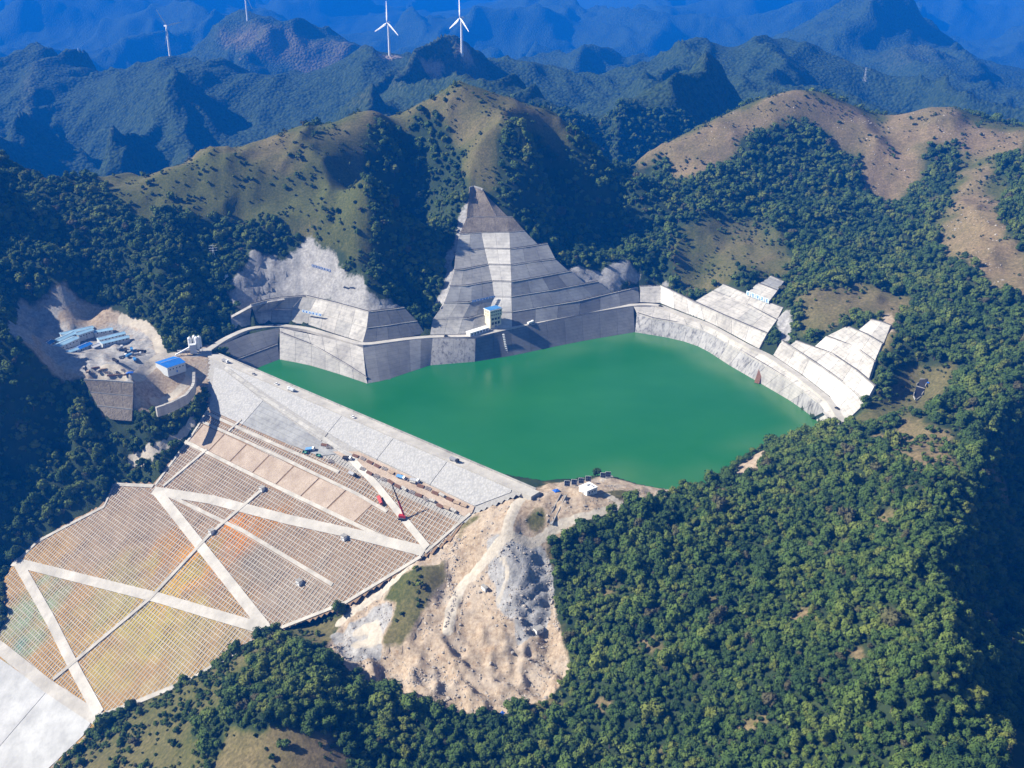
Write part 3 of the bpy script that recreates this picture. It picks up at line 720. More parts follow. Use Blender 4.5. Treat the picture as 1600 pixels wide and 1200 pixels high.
# quarry ground is rough
rough = np.where((bare > .5) & (GY < 660) & (GX > -170), 1.0, 0.0)
edge_q = sstep(0, 12, wd) * sstep(1.0, .2, pale)
step_ = 5.5; zt = GZ + fbm(GX, GY, 30, 2, 93) * 2.0; fr_ = zt / step_ - np.floor(zt / step_)
bench = (np.floor(zt / step_) + sstep(.45, .95, fr_)) * step_ - zt
GZ += rough * edge_q * sstep(-2, -14, GZ) * bench * .75
GZ += rough * edge_q * sstep(535, 505, GY) * (ridged(GX * .9 + GY * .5, GY * .6 - GX * .2, 24, 3, 99) - .8) * 4.2
GZ += rough * edge_q * ((ridged(GX + GY * .5, GY * .8, 13, 3, 91) - .8) * 1.5 + fbm(GX, GY, 7, 2, 95) * .7)
b9 = 9.0; zq = GZ + fbm(GX, GY, 60, 2, 94) * 2; fq = zq / b9 - np.floor(zq / b9); bq = (np.floor(zq / b9) + sstep(.4, .95, fq)) * b9 - zq
GZ += np.where((GY > 900) & (GY < 1150) & (GX < -60) & ~eng, soften_(grey, 4) * bq * .8, 0)
gr_ = soften_(grey) * (1 - rough)
GZ += np.where((GY > 700) & (GY < 1200) & ~eng, gr_ * (ridged(GX, GY * .8 + GZ * .6, 22, 3, 97) - .75) * 3.2, 0)
GZ = np.where(win, np.minimum(GZ, -.3), GZ)

def soften(a, n=3):
    for _ in range(n):
        a[1:-1, 1:-1] = (a[1:-1, 1:-1] * 2 + a[:-2, 1:-1] + a[2:, 1:-1] + a[1:-1, :-2] + a[1:-1, 2:]) / 6
    return a
for k in range(9):                                # the bare crests reach over to their far side
    cr_ = (rows[:-1] > 1050) & (rows[:-1] < 1560)
    grass[1:][cr_] = np.maximum(grass[1:][cr_], grass[:-1][cr_] * .93)
for a in (grass, dry, bare, grey): soften(a)
SPLIT = int(np.argmin(np.abs(rows - 1560)))
attrs = lambda a, b: (('zone', (grass[a:b], dry[a:b], bare[a:b])), ('zone2', (grey[a:b], pale[a:b], np.zeros(GX[a:b].shape))))
o = link('hillside', grid_mesh('hillside', GX[:SPLIT + 1], GY[:SPLIT + 1], GZ[:SPLIT + 1], 'land_near', attrs(0, SPLIT + 1)))
tag(o, 'steep wooded and grassy hillsides around the green reservoir', None, None, 'structure')
o = link('distant_mountains', grid_mesh('distant_mountains', GX[SPLIT:], GY[SPLIT:], GZ[SPLIT:], 'land_far', attrs(SPLIT, NR)))
tag(o, 'hazy blue forested mountain ranges beyond the reservoir', None, None, 'structure')

# ------------------------------------------------------------------ water
xs = np.linspace(-330, 420, 150); ys = np.linspace(560, 1010, 100)
WX, WY = np.meshgrid(xs, ys)
e = sstep(45, 2, polydist(WX, WY, WATER_XY)) * sstep(-20, 120, WX) * (.45 + .5 * fbm(WX, WY, 60, 3, 5))
wet = inpoly(WX, WY, WATER_XY) | (polydist(WX, WY, WATER_XY) < 9)
idx = -np.ones(WX.shape, int); idx[wet] = np.arange(wet.sum())
q = np.stack([idx[:-1, :-1], idx[:-1, 1:], idx[1:, 1:], idx[1:, :-1]], -1).reshape(-1, 4); q = q[(q >= 0).all(1)]
m = bpy.data.meshes.new('reservoir_water')
m.from_pydata(np.c_[WX[wet], WY[wet], np.zeros(wet.sum())].tolist(), [], q.tolist()); m.materials.append(MATS['reservoir_water'])
a = m.attributes.new('shore', 'FLOAT', 'POINT'); a.data.foreach_set('value', np.clip(e[wet], 0, 1).astype(np.float32))
tag(link('reservoir_water', m), 'calm emerald green water filling the reservoir', None, None, 'structure')
# ------------------------------------------------------------------ the rockfill dam
dam = thing('rockfill_dam', (0, 0, 0), 0, 'high rockfill dam holding back the green water, its face covered with a white concrete lattice', 'dam')
def face_slab(name, st, lo, hi, mat, parent=dam):
    return MB().prism([face_xyz(s, t, lo) for s, t in st], [face_xyz(s, t, hi) for s, t in st]).build(name, mat, parent)
def st(*px): return [tuple(face_st(u, v)) for u, v in px]
def band(line, w):                                # outline of a strip w metres wide along a line in (s, t)
    P = np.array(line, float); a, b = [], []
    for i in range(len(P)):
        d = P[min(i + 1, len(P) - 1)] - P[max(i - 1, 0)]; d /= np.linalg.norm(d); n = np.array([-d[1], d[0]]) * w / 2
        a.append(tuple(P[i] + n)); b.append(tuple(P[i] - n))
    return a + b[::-1]
# body: soil face, as a fine grid so that planting can be coloured
TOPQ = [face_st(325, 640), face_st(740, 797)]
T_BAND = float(np.mean([TOPQ[0][1], TOPQ[1][1]]))
ss = np.arange(S_LEFT - 30, S_RIGHT + 12, 3.0); tt = np.arange(0, 330, 3.0)
SS, TT = np.meshgrid(ss, tt)
PX = D0[0] + DS[0] * SS + DT[0] * TT; PY = D0[1] + DS[1] * SS + DT[1] * TT
inside = inpoly(SS, TT, DAM_ST) | (polydist(SS, TT, DAM_ST) < 3.5)
idx = -np.ones(SS.shape, int); idx[inside] = np.arange(inside.sum())
q = np.stack([idx[:-1, :-1], idx[:-1, 1:], idx[1:, 1:], idx[1:, :-1]], -1).reshape(-1, 4); q = q[(q >= 0).all(1)]
bump_ = fbm(SS, TT, 14, 3, 8) * .22
P3 = np.stack([PX, PY, ROAD - TT / SLOPE], -1) + FN * bump_[..., None]
m = bpy.data.meshes.new('soil_face'); m.from_pydata(P3[inside].tolist(), [], q.tolist())
tint = np.empty(SS.shape + (3,)); tint[:] = (.23, .155, .095)
grain = fbm(SS, TT, 9, 3, 63)
def blob(u, v, r, c, k=1.0, sx=1.0):
    s0, t0 = face_st(u, v); d = np.hypot((SS - s0) / sx, TT - t0) + fbm(SS, TT, 22, 3, 61) * r * .5
    w = (sstep(r * 1.1, r * .3, d) * k * np.clip(.92 + grain * .8, .3, 1))[..., None]; tint[:] = tint * (1 - w) + np.array(c) * w
tint[TT < T_BAND + 1.5] = (.30, .295, .28)
low_t = sstep(face_st(250, 800)[1], face_st(150, 1000)[1], TT + fbm(SS, TT, 60, 2, 71) * 30)[..., None]
tint[:] = tint * (1 - low_t) + np.array((.34, .195, .05)) * low_t
blob(150, 850, 45, (.27, .19, .12), .8); blob(300, 890, 36, (.58, .24, .003), 1); blob(375, 835, 26, (.44, .15, .004), 1); blob(255, 865, 26, (.36, .16, .02), .9); blob(420, 810, 22, (.32, .13, .012), .9)
blob(330, 920, 25, (.25, .13, .06), .7); blob(230, 980, 50, (.36, .29, .05), .85, 1.4); blob(180, 920, 35, (.27, .24, .09), .7); blob(45, 970, 40, (.20, .27, .15), .95); blob(30, 1010, 8, (.12, .26, .22), .6)
blob(330, 860, 14, (.16, .14, .03), .8); blob(400, 880, 25, (.14, .12, .09), .7); blob(470, 920, 40, (.26, .21, .16), .7); blob(250, 770, 20, (.22, .13, .07), .8); blob(300, 1040, 50, (.29, .23, .10), .6)
a = m.attributes.new('tint', 'FLOAT_COLOR', 'POINT'); a.data.foreach_set('color', np.c_[tint[inside], np.ones(inside.sum())].astype(np.float32).ravel())
m.materials.append(MATS['planted_soil']); link('soil_face', m, dam)
# crest, upstream face, parapet
def crest_slab(name, s0, s1, t0, t1, z0, z1, mat):
    q4 = [(s0, t0), (s1, t0), (s1, t1), (s0, t1)]; w = [D0 + DS * a_ + DT * b_ for a_, b_ in q4]
    return MB().prism([(p[0], p[1], z0) for p in w], [(p[0], p[1], z1) for p in w]).build(name, mat, dam)
crest_slab('crest_road', S_LEFT - 4, S_RIGHT + 8, -9, 0.6, ROAD - 7, ROAD + .25, 'road_surface')
n_seg = 24
for i in range(n_seg):
    a_ = S_LEFT + (S_RIGHT + 4 - S_LEFT) * i / n_seg; b_ = S_LEFT + (S_RIGHT + 4 - S_LEFT) * (i + 1) / n_seg
    crest_slab('parapet_segment', a_ + .1, b_ - .1, -10.0, -9.1, ROAD - 4, ROAD + 1.4, 'concrete_pale')
q4 = [(S_LEFT - 20, -9.5), (S_RIGHT + 8, -9.5), (S_RIGHT + 8, -55), (S_LEFT - 20, -55)]
w = [D0 + DS * a_ + DT * b_ for a_, b_ in q4]
MB().prism([(w[0][0], w[0][1], -20), (w[1][0], w[1][1], -20), (w[2][0], w[2][1], -31), (w[3][0], w[3][1], -31)],
           [(w[0][0], w[0][1], ROAD - .5), (w[1][0], w[1][1], ROAD - .5), (w[2][0], w[2][1], -12), (w[3][0], w[3][1], -12)]).build('upstream_face', 'concrete_mid', dam)
# stone facing panels on the upper part, separated by drain joints
def clip_s(poly, s0, s1):
    def cut(P, k, keep):
        out = []
        for i in range(len(P)):
            a, b = P[i], P[(i + 1) % len(P)]
            if keep(a): out.append(a)
            if keep(a) != keep(b):
                f = (k - a[0]) / (b[0] - a[0]); out.append((k, a[1] + f * (b[1] - a[1])))
        return out
    P = cut(list(poly), s0, lambda p: p[0] >= s0); return cut(P, s1, lambda p: p[0] <= s1) if P else P
RAMP = st((352, 575), (416, 624), (480, 668), (536, 706), (560, 718))
BERM = st((536, 704), (640, 752), (742, 800))
up_poly = [(S_LEFT + .6, 1.0), (S_RIGHT - 8, 1.0)] + st((800, 772), (760, 787), (742, 790), (640, 741), (548, 700), (416, 616), (372, 588))[0:4]
up_poly = [tuple(p) for p in st((340, 566))][:0] + up_poly
UPPER = [(S_LEFT + 22, 1.2), (S_RIGHT - 10, 1.2)] + st((798, 770), (742, 791), (640, 742), (556, 702), (480, 658), (418, 617))
LOWER = st((336, 574), (352, 580), (416, 630), (478, 674), (530, 709), (500, 713), (440, 690), (380, 664), (327, 640))
jo_u = sorted([float(face_st(u, v)[0]) for u, v in ((520, 668), (606, 697), (684, 742))])
js = [-200] + jo_u + [900]
for i in range(len(js) - 1):
    P = clip_s(UPPER, js[i] + .25, js[i + 1] - .25)
    if len(P) > 2: face_slab('stone_facing_panel', P, -.5, .55, 'stone_facing')
jl = [-300, float(face_st(398, 642)[0]), 900]
for i in range(2):
    P = clip_s(LOWER, jl[i] + .3, jl[i + 1] - .3)
    if len(P) > 2: face_slab('stone_facing_panel', P, -.5, .5, 'stone_facing' if i == 0 else 'concrete_mid')
for j in jo_u: face_slab('drain_joint', [(j - .3, 3), (j + .3, 3), (j + .3, 44), (j - .3, 44)], -.4, .28, 'joint_dark')
face_slab('drain_joint', [(jl[1] - .35, 18), (jl[1] + .35, 18), (jl[1] + .35, 46), (jl[1] - .35, 46)], -.4, .3, 'joint_dark')
# roads and strips across the face
ROADS = [('access_road', st((240, 767), (330, 781), (450, 812), (560, 836), (664, 862)), 7.0),
         ('access_road', st((246, 768), (300, 836), (355, 905), (416, 982)), 7.0),
         ('access_road', st((22, 878), (130, 905), (250, 935), (340, 962), (420, 985)), 7.0),
         ('access_road', st((30, 882), (80, 970), (120, 1050), (156, 1116)), 7.0),
         ('ramp_strip', RAMP, 3.0), 
         ('access_road', st((548, 716), (590, 760), (632, 812), (668, 856)), 4.5),
         ('berm_road', st((-60, 985), (0, 1012), (75, 1072), (160, 1128)), 8.0),
         ('berm_strip', st((289, 690), (420, 755), (560, 822), (655, 866)), 2.6),
         ('berm_strip', st((316, 659), (420, 706), (560, 773), (605, 800)), 2.2),
         ('berm_strip', st((265, 775), (380, 830), (520, 914)), 2.6),
         ('berm_strip', st((324, 646), (420, 690), (530, 738)), 2.4),
         ('stairway', st((412, 764), (330, 834), (235, 936), (84, 1062)), 3.2),
         ('stairway', st((324, 703), (256, 760)), 2.6), ('stairway', st((378, 656), (358, 674)), 2.2),
         ('rim_strip', st((325, 641), (300, 681), (243, 758)), 2.5), ('rim_strip', st((240, 760), (180, 757), (163, 792), (105, 822), (60, 846), (24, 880)), 3.0),
         ('rim_strip', st((160, 1118), (215, 1097), (300, 1062), (395, 1003)), 3.5), ('rim_strip', st((430, 985), (540, 942), (658, 870)), 2.5), ('rim_strip', st((665, 864), (735, 803)), 2.2)]
EXCL = []
for i, (nm, line, w_) in enumerate(ROADS):
    P = band(line, w_); EXCL.append(band(line, w_ * .9)); hi_ = {'access_road': .75, 'berm_road': .7, 'berm_strip': .62, 'stairway': .92, 'rim_strip': .58, 'ramp_strip': .72}[nm] + .011 * i
    face_slab(nm, P, -1.0, hi_, 'road_surface' if 'road' in nm else 'concrete_pale' if nm == 'ramp_strip' else 'lattice_concrete')
# bare earth panels not yet latticed
E0 = st((318, 664), (585, 787), (553, 817), (295, 689)); n_e = 7
for i in range(n_e):
    f0, f1 = i / n_e, (i + 1) / n_e
    A_, B_, C_, D_ = [np.array(k) for k in E0]
    quad = [A_ + (B_ - A_) * (f0 + .004), A_ + (B_ - A_) * (f1 - .004), D_ + (C_ - D_) * (f1 - .004), D_ + (C_ - D_) * (f0 + .004)]
    face_slab('earth_panel', [tuple(k) for k in quad], -.5, .35 + .06 * (i % 2), 'bare_earth')
EXCL.append(E0)
BERM_POLY = st((520, 706), (560, 706), (640, 744), (742, 792), (738, 802), (728, 808), (640, 768), (560, 730))
face_slab('berm_ground', BERM_POLY, -.6, .66, 'bare_earth'); EXCL.append(BERM_POLY); EXCL.append(UPPER); EXCL.append(LOWER)
PAD = st((-80, 985), (-10, 1022), (70, 1078), (142, 1130), (130, 1150), (40, 1235), (-80, 1245))
pj = [-400, float(face_st(70, 1085)[0]), 900]
for i in range(2):
    P = clip_s(PAD, pj[i] + .3, pj[i + 1] - .3)
    if len(P) > 2: face_slab('toe_slab', P, -.6, .5, 'white_pad')
EXCL.append(PAD)
# the lattice itself: thousands of small cells, one real mesh
CS, CT = 3.2, 3.2
sg = np.arange(S_LEFT - 24, S_RIGHT, CS); tg = np.arange(T_BAND - 4, 320, CT)
def free(s, t):
    ok = inpoly(s, t, DAM_ST)
    for e_ in EXCL: ok &= ~inpoly(s, t, e_)
    return ok
lat = MB()
bw, bh = .23, .28
def runs(ok):
    out, k = [], 0
    while k < len(ok):
        if ok[k]:
            j = k
            while j + 1 < len(ok) and ok[j + 1]: j += 1
            out.append((k, j)); k = j + 1
        else: k += 1
    return out
def bar(a, b, c, d, hi_):
    lo_ = [face_xyz(*k, -.3) for k in (a, b, c, d)]; up_ = [face_xyz(*k, hi_) for k in (a, b, c, d)]
    lat.add(lo_ + up_, [(4, 5, 6, 7), (0, 1, 5, 4), (1, 2, 6, 5), (2, 3, 7, 6), (3, 0, 4, 7)])
fine_s = np.arange(S_LEFT - 24, S_RIGHT, CS / 2); fine_t = np.arange(T_BAND - 4, 320, CT / 2)
for t in tg:
    for a_, b_ in runs(free(fine_s, np.full(fine_s.shape, t))):
        s0, s1 = fine_s[a_], fine_s[b_] + .6; bar((s0, t - bw * .85), (s1, t - bw * .85), (s1, t + bw * .85), (s0, t + bw * .85), bh)
for s in sg:
    for a_, b_ in runs(free(np.full(fine_t.shape, s), fine_t)):
        t0, t1 = fine_t[a_], fine_t[b_] + .6; bar((s - bw * 1.3, t0), (s + bw * 1.3, t0), (s + bw * 1.3, t1), (s - bw * 1.3, t1), bh + .05)
tag(lat.build('lattice', 'lattice_concrete', dam), None, None, None, 'stuff')

# ------------------------------------------------------------------ concrete slopes around the reservoir
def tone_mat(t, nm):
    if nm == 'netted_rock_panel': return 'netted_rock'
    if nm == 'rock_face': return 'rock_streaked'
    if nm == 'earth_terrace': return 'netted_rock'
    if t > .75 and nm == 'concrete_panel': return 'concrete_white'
    return 'concrete_bright' if t > .655 else 'concrete_pale' if t > .52 else 'concrete_mid' if t > .39 else 'concrete_shaded'
slopes = [thing('concrete_slope' if i < 3 else 'terraced_embankment', (0, 0, 0), 0, SLOPE_LABEL[i], 'slope' if i < 3 else 'embankment') for i in range(4)]
def panel(k, quad, mat, name, n=3):
    P = [np.array(p, float) for p in quad]
    nrm = np.cross(P[1] - P[0], P[3] - P[0]); nrm /= np.linalg.norm(nrm)
    if nrm[2] < 0: nrm = -nrm
    c = sum(P) / 4
    P = [p + (c - p) / max(np.linalg.norm(c - p), 1) * .2 for p in P]
    V, F = [], []
    for lay_ in (0.0, -3.0):
        for i in range(n + 1):
            for j in range(n + 1):
                f, g = i / n, j / n; V.append((P[0] * (1 - f) + P[1] * f) * (1 - g) + (P[3] * (1 - f) + P[2] * f) * g + nrm * lay_)
    w = n + 1; o_ = w * w
    for i in range(n):
        for j in range(n):
            F.append((i * w + j, (i + 1) * w + j, (i + 1) * w + j + 1, i * w + j + 1))
    rim = [i * w for i in range(w)] + [n * w + j for j in range(1, w)] + [i * w + n for i in range(n - 1, -1, -1)] + [j for j in range(n - 1, 0, -1)]
    m_ = len(rim); base = len(V); V += [V[k_] for k_ in rim]
    for q_ in range(m_): r_ = (q_ + 1) % m_; F.append((base + q_, base + r_, rim[r_] + o_, rim[q_] + o_))
    o = MB().add(V, F).build(name, mat, slopes[k])
    o.data.polygons.foreach_set('use_smooth', [True] * (n * n) + [False] * (len(F) - n * n)); return o
prng = random.Random(3)
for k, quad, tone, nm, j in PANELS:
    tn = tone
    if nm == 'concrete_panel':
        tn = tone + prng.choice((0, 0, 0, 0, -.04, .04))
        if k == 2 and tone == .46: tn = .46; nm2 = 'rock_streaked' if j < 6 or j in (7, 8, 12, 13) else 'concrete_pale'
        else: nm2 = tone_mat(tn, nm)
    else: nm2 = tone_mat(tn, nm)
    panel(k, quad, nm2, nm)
def ribbon(name, line, w, h, mat, parent, back=-.25):
    P = np.array(line); mb = MB()
    for i in range(len(P) - 1):
        d = (P[i + 1] - P[i])[:2]; d = d / np.linalg.norm(d); n = np.array([-d[1], d[0]])
        if n @ (CAM[:2] - P[i][:2]) > 0: n = -n
        a, b = P[i], P[i + 1]; o0 = back * n
        q4 = [(a[:2] + o0), (b[:2] + o0), (b[:2] + o0 + n * w), (a[:2] + o0 + n * w)]; zs = [a[2], b[2], b[2], a[2]]
        mb.prism([(q[0], q[1], z - 1.5) for q, z in zip(q4, zs)], [(q[0], q[1], z + h) for q, z in zip(q4, zs)])
    return mb.build(name, mat, parent)
done = set()
for i, (k, bot, top, n_p, tone, nm) in enumerate(STRIPS):
    if abs(top[0][2] - ROAD) < 1: continue
    ribbon('berm_edge', top, 1.3, .35 + .004 * i, 'concrete_bright' if nm == 'concrete_panel' else 'concrete_mid', slopes[k])
    if nm == 'concrete_panel': ribbon('berm_shade_band', top, .9, .95 + .004 * i, 'joint_dark', slopes[k], 1.06)  # dark band painted in for the shadow line along each berm
# rim road round the water
def road_ribbon(name, pts, w, z, mat, parent=None, thick=1.5):
    P = np.array([p[:2] for p in pts]); d = np.r_[0, np.cumsum(np.linalg.norm(np.diff(P, axis=0), axis=1))]
    n = max(int(d[-1] / 6), 2); t_ = np.linspace(0, d[-1], n + 1); Q = np.c_[np.interp(t_, d, P[:, 0]), np.interp(t_, d, P[:, 1])]
    for _ in range(3): Q[1:-1] = (Q[:-2] + Q[1:-1] * 2 + Q[2:]) / 4
    tg_ = np.gradient(Q, axis=0); tg_ /= np.linalg.norm(tg_, axis=1)[:, None]; nn = np.c_[-tg_[:, 1], tg_[:, 0]]
    Lp, Rp = Q + nn * w / 2, Q - nn * w / 2; zz = np.full(len(Q), z) if np.isscalar(z) else z(Q)
    vs_ = []
    for i in range(len(Q)): vs_ += [(*Lp[i], zz[i]), (*Rp[i], zz[i]), (*Lp[i], zz[i] - thick), (*Rp[i], zz[i] - thick)]
    fs = []
    for i in range(len(Q) - 1):
        o = 4 * i; fs += [(o, o + 1, o + 5, o + 4), (o + 2, o + 6, o + 7, o + 3), (o, o + 4, o + 6, o + 2), (o + 1, o + 3, o + 7, o + 5)]
    return MB().add(vs_, fs).build(name, mat, parent)
o = road_ribbon('rim_road', ROAD_LINE, 7.0, ROAD + .45, 'road_surface', None, 3.0)
tag(o, 'pale service road running round the rim of the reservoir', None, None, 'structure')

# stained drains on the right bank, level marks by the gate
for (u0, v0), (u1, v1), w_ in (((1183, 599), (1194, 566), 5), ((1290, 666), (1306, 640), 4)):
    a, b = at(u0, v0, 0), at(u1, v1, 15); d = np.array([DS[0], DS[1], 0]) * w_ / 2; n3 = np.array([-.75, -.35, .5]) * .9
    MB().add([a - d + n3, a + d + n3, b + d + n3, b - d + n3, a - d - n3, a + d - n3, b + d - n3, b - d - n3], [(0, 1, 2, 3), (4, 5, 6, 7), (0, 1, 5, 4), (1, 2, 6, 5), (2, 3, 7, 6), (3, 0, 4, 7)]).build('drain_chute', 'rust', slopes[2])
for i in range(12):
    f = i / 11; a = at(792 - 6 * f, 552 - 30 * f, 1.5 + 17 * f); MB().box((a[0] + .3, a[1] - 1.4, a[2]), (2.2, 1.6, .7)).build('level_mark', 'steel_white', slopes[1])
# ------------------------------------------------------------------ trees and shrubs
def sample(arr, x, y):
    c = np.clip((x / y - A0) / (A1 - A0) * (NC - 1), 0, NC - 1.001).round().astype(int); r = np.clip(np.log(y / Y0) / np.log(Y1 / Y0) * (NR - 1), 0, NR - 1.001).round().astype(int)
    return arr[r, c]
built = (eng | dam_in | win | on_crest | (rd < 7)).astype(float)
for _ in range(1):
    b2 = built.copy(); b2[1:-1, 1:-1] = np.maximum.reduce([built[1:-1, 1:-1], built[:-2, 1:-1], built[2:, 1:-1], built[1:-1, :-2], built[1:-1, 2:]]); built = b2
def crown_mesh(name, seed, rad, flat, leaves, shrub=False):
    r = random.Random(seed); V, F = [], []
    lobes = []
    nl = r.randint(5, 11)
    for i in range(nl):
        a = r.uniform(0, 6.28); d = r.uniform(.25, .72) * rad if i else 0
        lobes.append((Vector((math.cos(a) * d, math.sin(a) * d, rad * (.75 if shrub else 1.15) + r.uniform(-.38, .32) * rad * flat + (0.35 * rad * flat if i == 0 else 0))), rad * r.uniform(.28, .58)))
    import bmesh
    for c, q in lobes:
        bm = bmesh.new(); bmesh.ops.create_icosphere(bm, subdivisions=1, radius=q * .86)
        o = len(V)
        for v in bm.verts:
            k = 1 + r.uniform(-.22, .18); V.append((c.x + v.co.x * k, c.y + v.co.y * k, c.z + v.co.z * k * flat))
        F += [tuple(v.index + o for v in f.verts) for f in bm.faces]; bm.free()
    for i in range(leaves):
        c, q = r.choice(lobes)
        z = r.uniform(-.45, 1); a = r.uniform(0, 6.28); h = math.sqrt(1 - z * z)
        n = Vector((h * math.cos(a), h * math.sin(a), z)); p = c + Vector((n.x, n.y, n.z * flat)) * q * r.uniform(.84, 1.12)
        n = (n + Vector((r.uniform(-.6, .6), r.uniform(-.6, .6), r.uniform(-.3, .6)))).normalized()
        t = n.orthogonal().normalized(); t.rotate(Matrix.Rotation(r.uniform(0, 6.28), 3, n)); b = n.cross(t); s = rad * (r.uniform(.10, .18) if shrub else r.uniform(.065, .145))
        o = len(V)
        for x, y, w in ((-1, -.6, 0), (1, -.5, -.15), (.8, .7, 0), (-.7, .6, -.2)): V.append(tuple(p + t * x * s + b * y * s + n * w * s))
        F.append((o, o + 1, o + 2, o + 3))
    m = bpy.data.meshes.new(name); m.from_pydata(V, [], F); m.materials.append(MATS['foliage_shrub' if shrub else 'foliage']); return m
def trunk_mesh(seed, rad):
    r = random.Random(seed); mb = MB(); h = rad * .85
    mb.tube((0, 0, -1.5), (r.uniform(-.2, .2), r.uniform(-.2, .2), h), rad * .085, rad * .06, 7)
    for i in range(4):
        a = r.uniform(0, 6.28); mb.tube((0, 0, h * r.uniform(.6, .95)), (math.cos(a) * rad * .5, math.sin(a) * rad * .5, h + rad * r.uniform(.2, .6)), rad * .04, rad * .018, 5)
    return mb.mesh('trunk', 'bark')
NV = 6
crowns = [crown_mesh('crown', 20 + i, 3.4, (.95, .8, 1.15, .9, 1.35, .7)[i], 400) for i in range(NV)]
trunks = [trunk_mesh(40 + i, 3.4) for i in range(NV)]
shrubs = [crown_mesh('leaf_clump', 60 + i, 1.6, .8, 110, True) for i in range(3)]

def scatter(step, ymin, ymax, seed):
    g = np.random.default_rng(seed); X, Y = np.meshgrid(np.arange(-1100, 1100, step), np.arange(ymin, ymax, step))
    X = X.ravel() + g.uniform(-.48, .48, X.size) * step; Y = Y.ravel() + g.uniform(-.48, .48, Y.size) * step
    k = (X / Y > -.68) & (X / Y < .68); return X[k], Y[k], g
def place_trees():
    out = []
    for step, y0, y1, sd_ in ((3.8, 290, 700, 1), (4.7, 700, 1060, 2), (6.0, 1060, 1760, 3)):
        X, Y, g = scatter(step, y0, y1, sd_)
        gr = sample(grass, X, Y); ba = np.maximum.reduce([sample(bare, X, Y), sample(grey, X, Y), sample(pale, X, Y)]); bu = sample(built, X, Y); dr = sample(dry, X, Y)
        cl = fbm(X, Y, 38, 3, 101); cl2 = fbm(X, Y, 120, 2, 103)
        p = np.where(gr < .12, .96, np.clip(.50 - gr * .62 + cl * .55 - dr * .22, 0, .9)); p = np.where((gr > .12) & (gr < .7), np.clip(.62 - gr * .5 + cl * .6, 0, .9), p)
        p = np.where((ba > .3) | (bu > .5) | (np.hypot(X - 45, Y - 640) < 32), 0, p)
        k = g.uniform(0, 1, X.size) < p; X, Y, gr = X[k], Y[k], gr[k]
        z = height(X, Y); sc_ = g.lognormal(0, .36, X.size) * (.60 + step * .058) * np.where(gr > .3, .62, 1.0) * (1 + .15 * fbm(X, Y, 60, 2, 105)) * np.where((Y < 640) & (X > 0), .92, 1.0)
        out.append(np.c_[X, Y, z, np.clip(sc_ * np.where(g.uniform(0, 1, X.size) < .06, 1.35, 1.0), .4, 2.0)])
    return np.vstack(out)
TP = place_trees()
def place_shrubs():
    X, Y, g = scatter(4.2, 290, 1500, 9)
    gr = sample(grass, X, Y); ba = np.maximum.reduce([sample(bare, X, Y), sample(grey, X, Y), sample(pale, X, Y)]); bu = sample(built, X, Y)
    cl = fbm(X, Y, 30, 3, 111)
    p = np.where(gr > .12, np.clip(.10 + cl * .5 - .05 * gr, 0, .6), 0); p = np.where((ba > .35) | (bu > .5), 0, p)
    k = g.uniform(0, 1, X.size) < p; X, Y = X[k], Y[k]
    return np.c_[X, Y, height(X, Y), np.clip(g.lognormal(0, .38, X.size) * .8, .3, 2.0)]
SP = place_shrubs()
def visible(P, lift):
    d = P + np.array([0, 0, lift]) - CAM; ok = np.ones(len(P), bool)
    for f in np.linspace(.45, .99, 60):
        q = CAM + d * f; ok &= q[:, 2] > height(q[:, 0], q[:, 1]) - .5
    u = 800 + FPX * (d @ VR) / (d @ VF); v = 600 - FPX * (d @ VU) / (d @ VF)
    return ok & (u > 8) & (u < 1592) & (v > 20) & (v < 1185)
def biggest(P, n, lift):
    size = P[:, 3] / np.linalg.norm(P[:, :3] - CAM, axis=1); order = np.argsort(-size)[:n * 6]
    ok = visible(P[order, :3], lift); return order[ok][:n]
pick = biggest(TP, 300, 4.0)
g_ = np.random.default_rng(5)
for i in pick:
    x, y, z, s_ = TP[i]; k = int(g_.integers(NV))
    o = link('broadleaf_tree', None); o.location = (x, y, z - .4); o.scale = (s_, s_, s_ * float(g_.uniform(.85, 1.15))); o.rotation_euler = (0, 0, float(g_.uniform(0, 6.28)))
    tag(o, 'green broadleaf tree among the nearest and largest crowns of the foreground woods', 'tree', 'nearest trees of the foreground woods')
    link('trunk', trunks[k], o); link('crown', crowns[k], o)
rest = np.delete(TP, pick, 0)
spick = biggest(SP, 300, 1.0)
for i in spick:
    x, y, z, s_ = SP[i]; k = int(g_.integers(3))
    o = link('shrub', None); o.location = (x, y, z - .2); o.scale = (s_, s_, s_); o.rotation_euler = (0, 0, float(g_.uniform(0, 6.28)))
    tag(o, 'low dark green shrub scattered on open grassy ground', 'shrub', 'shrubs scattered on the grass')
    link('leaf_clump', shrubs[k], o)
srest = np.delete(SP, spick, 0)
